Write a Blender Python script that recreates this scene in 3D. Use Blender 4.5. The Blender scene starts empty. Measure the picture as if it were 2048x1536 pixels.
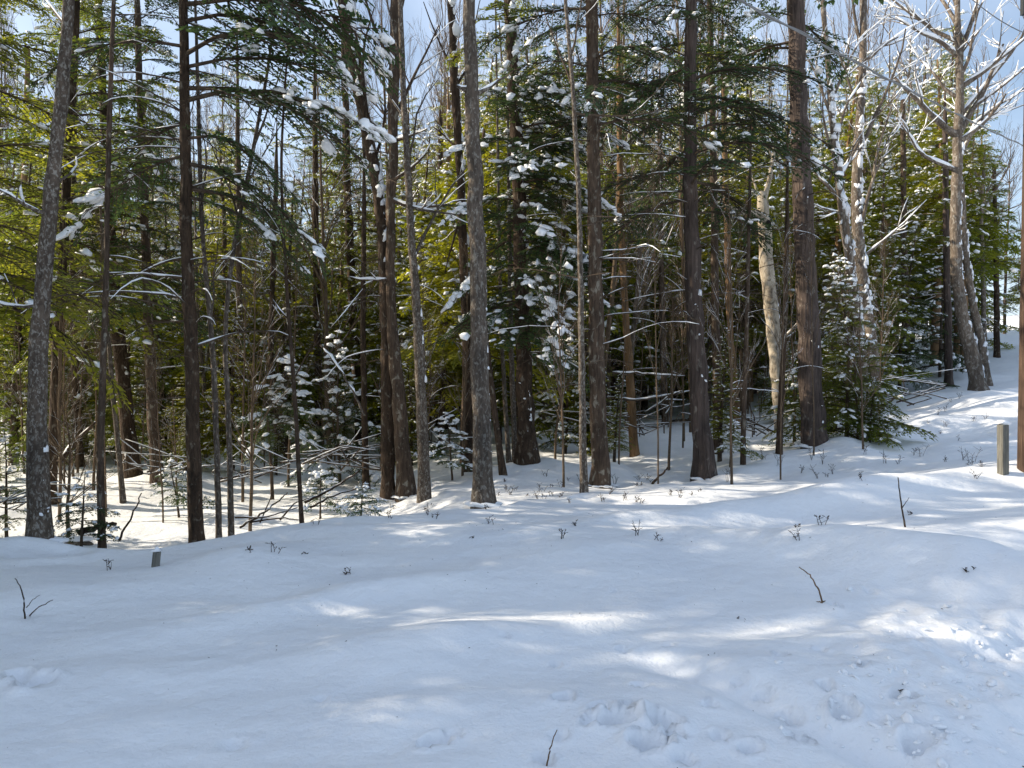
import bpy, bmesh, math, random
import numpy as np
from math import radians, pi, sin, cos
from mathutils import Vector

# ------------------------------------------------------------------ camera, sky, sun, exposure
scene = bpy.context.scene
COL = scene.collection
CAMZ = 1.7
F = 1480.0                    # focal length in photo pixels (2048 wide)
PITCH = math.atan(28 / F)     # the camera looks down a little: horizon on photo row 740
cam_d = bpy.data.cameras.new('camera')
cam_d.sensor_width = 36.0
cam_d.lens = F / 2048 * 36.0
cam_d.clip_start = 0.05
cam_d.clip_end = 2000
cam = bpy.data.objects.new('camera', cam_d)
COL.objects.link(cam)
cam.location = (0, 0, CAMZ)
cam.rotation_euler = (pi / 2 - PITCH, 0, 0)
scene.camera = cam

SUN_AZ = radians(-83)         # clockwise from the viewing direction (+Y): to the left, a little ahead
SUN_EL = radians(27)
world = bpy.data.worlds.new('World')
scene.world = world
world.use_nodes = True
wn = world.node_tree
sky = wn.nodes.new('ShaderNodeTexSky')
sky.sky_type = 'NISHITA'
sky.sun_disc = False
sky.sun_elevation = SUN_EL
sky.sun_rotation = SUN_AZ
sky.air_density = 1.0
sky.dust_density = 1.6
bg = wn.nodes['Background']
bg.inputs['Strength'].default_value = 0.125
# a thin high veil of cloud, the same all over the sky
wtc = wn.nodes.new('ShaderNodeTexCoord')
wmp = wn.nodes.new('ShaderNodeMapping')
wmp.inputs['Scale'].default_value = (1.0, 1.0, 2.2)
wn.links.new(wtc.outputs['Generated'], wmp.inputs['Vector'])
wno = wn.nodes.new('ShaderNodeTexNoise')
wno.inputs['Scale'].default_value = 2.6
wno.inputs['Detail'].default_value = 6.0
wno.inputs['Distortion'].default_value = .6
wn.links.new(wmp.outputs[0], wno.inputs['Vector'])
wra = wn.nodes.new('ShaderNodeMapRange')
wra.inputs[1].default_value, wra.inputs[2].default_value = .34, .70
wra.inputs[3].default_value, wra.inputs[4].default_value = .10, .72
wn.links.new(wno.outputs[0], wra.inputs[0])
wmx = wn.nodes.new('ShaderNodeMix')
wmx.data_type = 'RGBA'
wn.links.new(wra.outputs[0], wmx.inputs[0])
wn.links.new(sky.outputs[0], wmx.inputs[6])
wmx.inputs[7].default_value = (4.7, 5.6, 7.0, 1)
wn.links.new(wmx.outputs[2], bg.inputs['Color'])
sun_d = bpy.data.lights.new('sun', 'SUN')
sun_d.energy = 5.0
sun_d.angle = radians(0.5)
sun_d.color = (1.0, 0.88, 0.70)
sun = bpy.data.objects.new('sun', sun_d)
COL.objects.link(sun)
SUN_DIR = Vector((sin(SUN_AZ) * cos(SUN_EL), cos(SUN_AZ) * cos(SUN_EL), sin(SUN_EL)))
sun.rotation_euler = SUN_DIR.to_track_quat('Z', 'Y').to_euler()
sun.location = (-20, -5, 20)
scene.view_settings.view_transform = 'Standard'
scene.view_settings.look = 'None'
scene.view_settings.gamma = 1.0
scene.view_settings.use_curve_mapping = False
scene.view_settings.exposure = 0.65
scene.render.engine = 'CYCLES'
scene.cycles.max_bounces = 6
scene.cycles.diffuse_bounces = 4
scene.cycles.use_denoising = True

# ------------------------------------------------------------------ helpers
R0 = np.random.default_rng(7)


def smooth(a, b, x):
    t = np.clip((x - a) / (b - a), 0, 1)
    return t * t * (3 - 2 * t)


def vnoise(x, y, seed=0):
    """value noise in [-1, 1]"""
    xi = np.floor(x).astype(np.int64)
    yi = np.floor(y).astype(np.int64)
    xf = x - xi
    yf = y - yi

    def h(i, j):
        n = (i * 374761393 + j * 668265263 + seed * 1442695041) & 0xFFFFFFFF
        n = ((n ^ (n >> 13)) * 1274126177) & 0xFFFFFFFF
        n = n ^ (n >> 16)
        return (n & 0xFFFF) / 32767.5 - 1.0
    u = xf * xf * xf * (xf * (xf * 6 - 15) + 10)
    v = yf * yf * yf * (yf * (yf * 6 - 15) + 10)
    a, b, c, d = h(xi, yi), h(xi + 1, yi), h(xi, yi + 1), h(xi + 1, yi + 1)
    return (a * (1 - u) + b * u) * (1 - v) + (c * (1 - u) + d * u) * v


class Geo:
    """collects vertices and faces, then links them as one mesh object"""

    def __init__(self):
        self.v, self.q, self.t, self.n = [], [], [], 0

    def add(self, v, quads=None, tris=None):
        v = np.asarray(v, dtype=np.float64).reshape(-1, 3)
        if quads is not None and len(quads):
            self.q.append(np.asarray(quads, dtype=np.int64) + self.n)
        if tris is not None and len(tris):
            self.t.append(np.asarray(tris, dtype=np.int64) + self.n)
        self.v.append(v)
        self.n += len(v)

    def mesh(self, name, mat, smooth_=True):
        v = np.concatenate(self.v) if self.v else np.zeros((0, 3))
        q = np.concatenate(self.q) if self.q else np.zeros((0, 4), np.int64)
        t = np.concatenate(self.t) if self.t else np.zeros((0, 3), np.int64)
        m = bpy.data.meshes.new(name)
        m.vertices.add(len(v))
        m.vertices.foreach_set('co', v.astype(np.float32).ravel())
        m.loops.add(q.size + t.size)
        m.loops.foreach_set('vertex_index', np.concatenate([q.ravel(), t.ravel()]).astype(np.int32))
        m.polygons.add(len(q) + len(t))
        tot = np.concatenate([np.full(len(q), 4), np.full(len(t), 3)]).astype(np.int32)
        st = np.concatenate([[0], np.cumsum(tot)[:-1]]).astype(np.int32) if len(tot) else tot
        m.polygons.foreach_set('loop_start', st)
        m.polygons.foreach_set('loop_total', tot)
        m.polygons.foreach_set('use_smooth', np.full(len(tot), smooth_, dtype=bool))
        m.update(calc_edges=True)
        m.materials.append(mat)
        return m

    def build(self, name, mat, parent=None, smooth_=True, stuff=False):
        return link(name, self.mesh(name, mat, smooth_), parent, stuff)


def link(name, data, parent=None, stuff=False):
    o = bpy.data.objects.new(name, data)
    COL.objects.link(o)
    if parent is not None:
        o.parent = parent
    if stuff:
        o['kind'] = 'stuff'
    return o


def empty(name, loc, label, cat, group=None):
    o = bpy.data.objects.new(name, None)
    o.empty_display_size = 0.2
    COL.objects.link(o)
    o.location = loc
    tag(o, label, cat, group)
    return o


def tag(o, label, cat, group=None):
    o['label'] = label
    o['category'] = cat
    if group:
        o['group'] = group
    return o


def tube_arrays(pts, rad, sides, cap=True, wob=0.0, rng=None):
    pts = np.asarray(pts, float)
    rad = np.asarray(rad, float)
    n = len(pts)
    d = np.gradient(pts, axis=0)
    d /= np.linalg.norm(d, axis=1)[:, None] + 1e-9
    ref = np.array([0., 0., 1.]) if abs(d[:, 2]).mean() < 0.8 else np.array([1., 0., 0.])
    a = np.cross(d, ref)
    a /= np.linalg.norm(a, axis=1)[:, None] + 1e-9
    b = np.cross(d, a)
    th = np.arange(sides) / sides * 2 * pi
    rr = rad[:, None] * np.ones(sides)[None, :]
    if wob and rng is not None:
        rr = rr * (1 + wob * rng.standard_normal((n, sides)))
    v = pts[:, None, :] + rr[:, :, None] * (np.cos(th)[None, :, None] * a[:, None, :] + np.sin(th)[None, :, None] * b[:, None, :])
    v = v.reshape(-1, 3)
    i = np.arange(n - 1)[:, None] * sides
    j = np.arange(sides)[None, :]
    j2 = (j + 1) % sides
    q = np.stack([i + j, i + sides + j, i + sides + j2, i + j2], -1).reshape(-1, 4)
    t = None
    if cap:
        v = np.vstack([v, pts[-1] + d[-1] * rad[-1] * 0.5])
        k = len(v) - 1
        base = (n - 1) * sides
        t = np.array([[base + jj, k, base + (jj + 1) % sides] for jj in range(sides)])
    return v, q, t


def add_tube(g, pts, rad, sides=6, cap=True, wob=0.0, rng=None):
    g.add(*tube_arrays(pts, rad, sides, cap, wob, rng))


def ico(sub):
    bm = bmesh.new()
    bmesh.ops.create_icosphere(bm, subdivisions=sub, radius=1)
    v = np.array([x.co[:] for x in bm.verts])
    f = np.array([[x.index for x in y.verts] for y in bm.faces])
    bm.free()
    return v, f


ICO1, ICO2, ICO3 = ico(1), ico(2), ico(3)


def lump_template(base, rng, amt=0.28):
    """an uneven lump with a flatter underside"""
    v, f = base
    v = v.copy()
    k = rng.uniform(-1, 1, (5, 3)) * 3.0
    ph = rng.uniform(0, 6.28, 5)
    s = 1 + amt * sum(np.sin(v @ k[i] + ph[i]) for i in range(5)) / 2.0
    v = v * s[:, None]
    v[:, 2] = np.where(v[:, 2] < 0, v[:, 2] * 0.45, v[:, 2])
    return v, f


LUMPS1 = [lump_template(ICO1, R0, 0.6) for _ in range(8)]
LUMPS2 = [lump_template(ICO2, R0, 0.55) for _ in range(8)]
LUMPS3 = [lump_template(ICO3, R0, 0.30) for _ in range(6)]


def add_lump(g, pos, dirv, size, rng, tmpl, flat=0.55, long=1.4):
    v, f = tmpl[rng.integers(len(tmpl))]
    az = math.atan2(dirv[1], dirv[0])
    pit = -math.atan2(dirv[2], math.hypot(dirv[0], dirv[1]) + 1e-6) * 0.8
    w = v * np.array([size * long, size * rng.uniform(.75, 1.15), size * flat])
    cp, sp = cos(pit), sin(pit)
    w = np.stack([w[:, 0] * cp + w[:, 2] * sp, w[:, 1], -w[:, 0] * sp + w[:, 2] * cp], 1)
    ca, sa = cos(az), sin(az)
    w = np.stack([w[:, 0] * ca - w[:, 1] * sa, w[:, 0] * sa + w[:, 1] * ca, w[:, 2]], 1)
    g.add(w + pos, tris=f)


# ------------------------------------------------------------------ photo pixels to directions
def ray(px, row):
    x = (px - 1024) / F
    z = (768 - row) / F
    y = 1.0
    c, s = cos(PITCH), sin(PITCH)
    return np.array([x, y * c + z * s, -y * s + z * c])


def at_depth(px, row, depth):
    r = ray(px, row)
    return np.array([0, 0, CAMZ]) + r / r[1] * depth


def to_px(x, y, z):
    c, s = cos(PITCH), sin(PITCH)
    zz = z - CAMZ
    fy = y * c - zz * s
    fz = y * s + zz * c
    return 1024 + F * x / fy, 768 - F * fz / fy


# ------------------------------------------------------------------ the lie of the ground
MOUNDS = [  # x, y, radius along, radius across, angle, height
    (-2.35, 6.55, .55, .42, 0.2, .13), (-1.5, 5.35, 1.3, .22, .5, .07), (-.75, 4.45, 1.15, .2, .32, .06),
    (-2.3, 4.2, 1.1, .28, .3, .06), (-3.2, 5.6, 1.2, .3, .35, .05), (.6, 6.6, 1.6, .4, .1, .06),
    (-.6, 7.4, 1.5, .45, -.1, .07), (2.2, 8.3, 1.5, .35, .25, .13), (4.0, 8.9, 1.2, .40, .3, .22),
    (5.9, 9.4, 1.9, .5, .3, .20), (2.9, 6.55, 1.35, .5, -.62, .20), (3.9, 5.5, 1.2, .55, -.7, .20),
    (1.7, 7.2, .8, .4, -.2, .08), (4.6, 7.2, 1.4, .6, .1, .10), (11.5, 17.2, 1.8, .9, .1, .30), (13.2, 19, 2.5, .8, .2, .35),
    (9.5, 15.5, 2.2, .6, .2, .16), (8.0, 13.2, 2.2, .5, .15, .14), (.32, 12.6, .75, .6, 0, .30), (6.0, 13.6, .7, .6, 0, .28),
    (-4.7, 6.9, .9, .5, 0, .08), (-6.5, 14.6, .7, .7, 0, .2), (-7.4, 15.2, .8, .7, 0, .18), (-.4, 9.5, .5, .5, 0, .08),
    (1.6, 4.0, .9, .35, -.3, .05), (.3, 3.6, 1.0, .3, .2, .03),
]
DENTS = [  # photo pixel, radius, depth: prints and hollows left by dropped snow
    (1130, 1395, .075, .05), (1238, 1437, .11, .10), (1205, 1415, .07, .05), (1325, 1440, .10, .08), (1300, 1490, .10, .10),
    (868, 1487, .085, .06), (1285, 1372, .06, .04), (1245, 1300, .05, .03), (1110, 1330, .05, .03), (1560, 1310, .06, .045),
    (1640, 1300, .05, .03), (1580, 1440, .07, .05), (1440, 1470, .06, .04), (70, 1365, .12, .10), (40, 1350, .10, .07), (1185, 1440, .07, .05), (1262, 1412, .06, .05), (1345, 1470, .06, .05), (900, 1470, .06, .04), (640, 1400, .05, .02), (1090, 1520, .06, .04), (1530, 1395, .06, .04), (1600, 1480, .07, .06), (1650, 1370, .06, .05),
    (470, 1490, .08, .03), (1740, 1180, .06, .03), (1670, 1210, .06, .03), (1230, 1180, .05, .02), (1420, 1410, .05, .03),
    (1500, 1500, .07, .05), (1370, 1520, .06, .04), (1720, 1330, .06, .05), (1810, 1390, .07, .06), (1120, 1470, .06, .03),
    (1340, 1290, .04, .03), (1480, 1360, .05, .03), (1690, 1420, .10, .09), (1840, 1480, .10, .08), (1010, 1270, .04, .02),
]


def height(x, y, dents=None):
    x = np.asarray(x, float)
    y = np.asarray(y, float)
    edge = 7.0 + smooth(-3.6, -.8, x) * 1.6 + smooth(-.8, 2, x) * 1.2 + .12 * np.sin(x * 2.1)
    deep = .58 - .50 * smooth(-3.2, .2, x)
    dy = y - edge
    z = -deep * smooth(0, 1.7, dy) + deep * .45 * smooth(6, 26, dy)
    sx = np.log1p(np.exp(np.clip((x - 3.4) * 1.1, -30, 30))) / 1.1
    sx = np.where((x - 3.4) > 25, x - 3.4, sx)
    z = z + .105 * np.minimum(sx, 60) * smooth(4.5, 10.5, y)
    z = z + .028 * np.clip(y - 18, 0, 120) * smooth(5, 14, x) + .004 * np.clip(y - 20, 0, 300)
    z = z + .10 * smooth(3.5, 8, y) * 0 + .05 * vnoise(x * .45 + 3.1, y * .6 + 1.7, 3) + .035 * vnoise(x * .9 + y * .35, y * 1.5 - x * .3, 5)
    z = z + .018 * vnoise(x * 1.6 + y * .5, y * 3.2 - x * .8, 6)
    far = smooth(9, 14, y)
    z = z + far * (.10 * vnoise(x * .7, y * .7, 11) + .05 * vnoise(x * 1.7, y * 1.7, 12))
    for mx, my, ra, rb, an, hh in MOUNDS:
        c, s = cos(an), sin(an)
        u = (x - mx) * c + (y - my) * s
        w = -(x - mx) * s + (y - my) * c
        z = z + hh * np.exp(-(u / ra) ** 2 - (w / rb) ** 2)
    # the ploughed trench and rough berm by the road, near right
    near = smooth(1.2, 2.6, x - (y - 3.6) * .35) * smooth(6.2, 4.2, y)
    z = z - .16 * smooth(2.0, 2.9, x - (y - 3.6) * .55) * smooth(5.3, 4.0, y)
    z = z + near * (.05 * vnoise(x * 3.1, y * 3.1, 21) + .035 * vnoise(x * 7, y * 7, 22) + .018 * vnoise(x * 15, y * 15, 23))
    z = z - .09 * np.exp(-((x - 1.35 - (y - 3.6) * -.75) / .16) ** 2) * smooth(4.6, 4.0, y) * smooth(2.4, 3.0, y)
    rough = smooth(-.5, 2.2, x) * smooth(6.8, 4.5, y)
    z = z + rough * (.008 * vnoise(x * 6, y * 6, 31) + .005 * np.maximum(vnoise(x * 14, y * 14, 32), 0))
    z = z + .0045 * vnoise(x * 5, y * 9, 33) + .004 * np.maximum(vnoise(x * 11, y * 15, 34), .25) + far * (.03 * vnoise(x * 3.3, y * 3.3, 13) + .02 * vnoise(x * 6, y * 6, 14))
    if dents is not None:
        for cx, cy, r, dp in dents:
            m = (np.abs(x - cx) < r * 3) & (np.abs(y - cy) < r * 3)
            if m.any():
                d = np.hypot((x[m] - cx) * .8, y[m] - cy) / r
                a = np.arctan2(y[m] - cy, x[m] - cx)
                d = d * (1 + .18 * np.sin(2 * a + cx * 9) + .1 * np.sin(3 * a + cy * 7))
                z[m] += -dp * 1.15 * np.exp(-d ** 6 * .8) + dp * .30 * np.exp(-((d - 1.35) / .35) ** 2) * (1 + .4 * np.sin(a * 2 + cx * 5))
    # leave the camera free
    return z


def ground_px(px, row):
    r = ray(px, row)
    t = np.linspace(2.0, 60, 6000)
    p = np.array([0, 0, CAMZ])[None] + t[:, None] * r[None] / r[1]
    below = p[:, 2] - height(p[:, 0], p[:, 1])
    k = np.argmax(below < 0)
    return p[k] if (below < 0).any() else p[-1]


def gz(x, y):
    return float(height(np.array([x]), np.array([y]))[0])


# ------------------------------------------------------------------ materials
def new_mat(name):
    m = bpy.data.materials.new(name)
    m.use_nodes = True
    return m, m.node_tree, m.node_tree.nodes['Principled BSDF']


def node(nt, kind, **kw):
    n = nt.nodes.new(kind)
    for k, v in kw.items():
        if k in n.inputs:
            n.inputs[k].default_value = v
        else:
            setattr(n, k, v)
    return n


def ramp(nt, src, stops):
    r = nt.nodes.new('ShaderNodeValToRGB')
    while len(r.color_ramp.elements) < len(stops):
        r.color_ramp.elements.new(.5)
    for e, (p, c) in zip(r.color_ramp.elements, stops):
        e.position = p
        e.color = (*c, 1) if len(c) == 3 else c
    nt.links.new(src, r.inputs[0])
    return r


def coords(nt, scale=(1, 1, 1), kind='Object'):
    tc = nt.nodes.new('ShaderNodeTexCoord')
    mp = nt.nodes.new('ShaderNodeMapping')
    mp.inputs['Scale'].default_value = scale
    nt.links.new(tc.outputs[kind], mp.inputs['Vector'])
    return mp.outputs[0]


def mat_snow(name, fine=True):
    m, nt, b = new_mat(name)
    b.inputs['Roughness'].default_value = .55
    b.inputs['Specular IOR Level'].default_value = .25
    co = coords(nt)
    n1 = node(nt, 'ShaderNodeTexNoise', Scale=1.2, Detail=4.0)
    nt.links.new(co, n1.inputs['Vector'])
    r = ramp(nt, n1.outputs[0], [(.3, (.83, .85, .88)), (.7, (.90, .91, .92))])
    nt.links.new(r.outputs[0], b.inputs['Base Color'])
    if fine:
        n2 = node(nt, 'ShaderNodeTexNoise', Scale=45.0, Detail=5.0, Roughness=.65)
        n3 = node(nt, 'ShaderNodeTexNoise', Scale=9.0, Detail=3.0)
        nt.links.new(co, n2.inputs['Vector'])
        nt.links.new(co, n3.inputs['Vector'])
        ad = node(nt, 'ShaderNodeMath', operation='MULTIPLY_ADD')
        ad.inputs[1].default_value = .35
        nt.links.new(n2.outputs[0], ad.inputs[0])
        nt.links.new(n3.outputs[0], ad.inputs[2])
        bp = node(nt, 'ShaderNodeBump', Strength=.55, Distance=.035)
        nt.links.new(ad.outputs[0], bp.inputs['Height'])
        nt.links.new(bp.outputs[0], b.inputs['Normal'])
    return m


def mat_bark(name, dark, light, lichen=None, amount=.5, furrow=(14, 14, 2.2), bump=.8, spot=9.0):
    m, nt, b = new_mat(name)
    b.inputs['Roughness'].default_value = .9
    b.inputs['Specular IOR Level'].default_value = .15
    co = coords(nt, furrow)
    n1 = node(nt, 'ShaderNodeTexNoise', Scale=1.6, Detail=6.0, Roughness=.65, Distortion=.4)
    nt.links.new(co, n1.inputs['Vector'])
    r = ramp(nt, n1.outputs[0], [(.32, dark), (.68, light)])
    col = r.outputs[0]
    if lichen is not None:
        c2 = coords(nt, (spot, spot, spot * .55))
        n2 = node(nt, 'ShaderNodeTexNoise', Scale=1.0, Detail=4.0, Roughness=.6, Distortion=.6)
        nt.links.new(c2, n2.inputs['Vector'])
        e = 1 - amount
        rm = ramp(nt, n2.outputs[0], [(.30 + e * .35, (0, 0, 0)), (.40 + e * .35, (1, 1, 1))])
        mx = node(nt, 'ShaderNodeMix', data_type='RGBA')
        nt.links.new(rm.outputs[0], mx.inputs[0])
        nt.links.new(col, mx.inputs[6])
        mx.inputs[7].default_value = (*lichen, 1)
        col = mx.outputs[2]
    c3 = coords(nt, (3.5, 3.5, 1.6))
    n3 = node(nt, 'ShaderNodeTexNoise', Scale=1.0, Detail=3.0)
    nt.links.new(c3, n3.inputs['Vector'])
    r3 = ramp(nt, n3.outputs[0], [(.3, (.62, .62, .62)), (.7, (1.25, 1.22, 1.18))])
    mm = node(nt, 'ShaderNodeMix', data_type='RGBA', blend_type='MULTIPLY')
    mm.inputs[0].default_value = 1.0
    nt.links.new(col, mm.inputs[6])
    nt.links.new(r3.outputs[0], mm.inputs[7])
    col = mm.outputs[2]
    nt.links.new(col, b.inputs['Base Color'])
    v = node(nt, 'ShaderNodeTexVoronoi', feature='DISTANCE_TO_EDGE', Scale=1.3)
    nt.links.new(co, v.inputs['Vector'])
    ad = node(nt, 'ShaderNodeMath', operation='ADD')
    nt.links.new(v.outputs[0], ad.inputs[0])
    nt.links.new(n1.outputs[0], ad.inputs[1])
    bp = node(nt, 'ShaderNodeBump', Strength=bump, Distance=.03)
    nt.links.new(ad.outputs[0], bp.inputs['Height'])
    nt.links.new(bp.outputs[0], b.inputs['Normal'])
    return m


def mat_leaf(name, a, c, trans=.35):
    m, nt, b = new_mat(name)
    b.inputs['Roughness'].default_value = .55
    b.inputs['Specular IOR Level'].default_value = .3
    co = coords(nt)
    n1 = node(nt, 'ShaderNodeTexNoise', Scale=1.4, Detail=5.0, Roughness=.7)
    nt.links.new(co, n1.inputs['Vector'])
    oi = nt.nodes.new('ShaderNodeObjectInfo')
    ad = node(nt, 'ShaderNodeMath', operation='MULTIPLY_ADD')
    ad.inputs[1].default_value = .3
    nt.links.new(oi.outputs['Random'], ad.inputs[0])
    nt.links.new(n1.outputs[0], ad.inputs[2])
    r = ramp(nt, ad.outputs[0], [(.4, a), (.85, c)])
    nt.links.new(r.outputs[0], b.inputs['Base Color'])
    tr = nt.nodes.new('ShaderNodeBsdfTranslucent')
    hs = node(nt, 'ShaderNodeHueSaturation', Hue=.487, Saturation=1.1, Value=2.3)
    nt.links.new(r.outputs[0], hs.inputs['Color'])
    nt.links.new(hs.outputs[0], tr.inputs['Color'])
    mix = node(nt, 'ShaderNodeMixShader', Fac=trans)
    nt.links.new(b.outputs[0], mix.inputs[1])
    nt.links.new(tr.outputs[0], mix.inputs[2])
    nt.links.new(mix.outputs[0], nt.nodes['Material Output'].inputs['Surface'])
    return m


SNOW = mat_snow('snow')
SNOWB = mat_snow('branch snow', False)
B_LICHEN = mat_bark('lichen bark', (.050, .039, .031), (.13, .103, .082), (.23, .215, .19), .40, (12, 12, 6), .7, 42)
B_GREY = mat_bark('grey bark', (.050, .040, .033), (.14, .115, .094), (.22, .205, .18), .36, (16, 16, 4.5), .9, 30)
B_DARK = mat_bark('dark bark', (.030, .021, .015), (.085, .058, .040), (.17, .15, .12), .22, (16, 16, 4), 1.0, 14)
B_BROWN = mat_bark('brown bark', (.045, .032, .024), (.125, .090, .066), (.24, .22, .18), .26, (18, 18, 3), 1.0, 13)
B_PINE = mat_bark('pine bark', (.048, .037, .032), (.130, .100, .087), (.22, .20, .175), .14, (15, 15, 1.1), 1.4, 9)
B_PALE = mat_bark('pale bark', (.24, .20, .15), (.48, .43, .35), (.14, .11, .08), .25, (6, 6, 4), .5, 8)
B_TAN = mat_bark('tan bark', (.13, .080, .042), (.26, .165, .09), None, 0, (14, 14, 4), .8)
B_MAPLE = mat_bark('maple bark', (.085, .067, .052), (.195, .16, .13), (.29, .27, .24), .34, (14, 14, 4), .8, 14)
B_TWIG = mat_bark('twig bark', (.085, .060, .040), (.17, .125, .085), None, 0, (8, 8, 8), .3)
B_DEAD = mat_bark('dead branch bark', (.050, .036, .026), (.12, .092, .068), None, 0, (8, 8, 8), .3)
B_WOOD = mat_bark('weathered wood', (.105, .103, .09), (.22, .215, .19), None, 0, (30, 30, 2), .5)
B_POLE = mat_bark('pole wood', (.055, .036, .027), (.125, .085, .062), None, 0, (40, 40, 1.2), .8)
L_SHADED = mat_leaf('shade-toned dark green needles', (.022, .045, .018), (.060, .095, .030), .30)  # needles with shade put into the colour, for boughs out of the sun
L_MID = mat_leaf('hemlock needles', (.052, .082, .016), (.155, .165, .026), .54)  # the same needles with a part-sunlit tone in the colour
L_SUNLIT = mat_leaf('sun-toned yellow-green needles', (.074, .098, .014), (.190, .195, .026), .58)  # the same needles with sunlight put into the colour, for the wood behind

# ------------------------------------------------------------------ snow-covered ground
DENT_XY = []
for px, row, r_, d_ in DENTS:
    p_ = ground_px(px, row)
    DENT_XY.append((p_[0], p_[1], r_ * .55, d_ * .95))
# hollows melted round the feet of the front trunks
for px, row, r_ in [(80, 1100, .2), (812, 990, .22), (848, 995, .16), (968, 1008, .22), (1168, 995, .12), (1200, 968, .23), (1408, 953, .25), (1055, 925, .28)]:
    p_ = ground_px(px, row)
    DENT_XY.append((p_[0], p_[1], r_ * 1.25, .06))


def spaced(fine0, fine1, step, far0, far1, grow):
    a = list(np.arange(fine0, fine1, step))
    s, x = step, a[-1]
    while x < far1:
        s *= grow
        x += s
        a.append(x)
    s, x = step, a[0]
    b = []
    while x > far0:
        s *= grow
        x -= s
        b.append(x)
    return np.array(b[::-1] + a)


GX = np.concatenate([spaced(-4.3, -1.0, .044, -420, -1.0, 1.05), np.arange(-.98, 3.2, .026), spaced(3.22, 4.4, .044, 3.2, 420, 1.05)])
GY = np.concatenate([spaced(2.7, 5.0, .022, -120, 5.0, 1.05), spaced(5.02, 8.0, .045, 5.0, 600, 1.035)])
GX, GY = np.unique(np.round(GX, 4)), np.unique(np.round(GY, 4))
gx, gy = np.meshgrid(GX, GY)
gzz = height(gx.ravel(), gy.ravel(), DENT_XY)
gv = np.stack([gx.ravel(), gy.ravel(), gzz], 1)
nx, ny = len(GX), len(GY)
ii = (np.arange(ny - 1)[:, None] * nx + np.arange(nx - 1)[None]).ravel()
g = Geo()
g.add(gv, quads=np.stack([ii, ii + 1, ii + nx + 1, ii + nx], 1))
ground = g.build('snow_ground', SNOW)
ground['kind'] = 'structure'
ground['label'] = 'blue-shaded snow covering the roadside bank and forest floor'

# loose lumps of thrown snow on the berm, near right: pieces of the ground
rl = np.random.default_rng(21)
lump_meshes = []
for k in range(6):
    v, f = LUMPS2[k]
    gg = Geo()
    gg.add(v, tris=f)
    lump_meshes.append(gg.mesh('snow_lump', SNOWB))
LUMP_PX = [(1780, 1440, 9), (1820, 1445, 12), (1745, 1452, 9), (1690, 1345, 8), (1810, 1395, 12), (1740, 1350, 7), (1560, 1440, 8),
           (1885, 1530, 13), (1790, 1500, 10), (1985, 1370, 9), (1930, 1330, 8), (2000, 1270, 8), (1965, 1255, 7), (1700, 1180, 6)]
for k in range(150):
    px = 1500 + 540 * rl.beta(2.2, 1.2)
    row = 1210 + 320 * rl.beta(1.6, 1.2)
    if px < 1650 and row < 1320:
        continue
    LUMP_PX.append((px, row, rl.uniform(1.2, 3.0) ** 2 * .8 * (1.4 if px > 1850 else 1)))
for k in range(60):
    LUMP_PX.append((rl.uniform(850, 1750), rl.uniform(1150, 1530), rl.uniform(.8, 2.2)))
for px, row, s in LUMP_PX:
    p = ground_px(px, row)
    o = link('snow_lump', lump_meshes[rl.integers(6)], ground)
    sz = s * p[1] / F * .95
    o.location = (p[0], p[1], gz(p[0], p[1]) + sz * .05)
    o.scale = (sz * rl.uniform(.9, 1.5), sz * rl.uniform(.8, 1.1), sz * rl.uniform(.6, .95))
    o.rotation_euler = (rl.uniform(-.3, .3), rl.uniform(-.3, .3), rl.uniform(0, 6.28))


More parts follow.
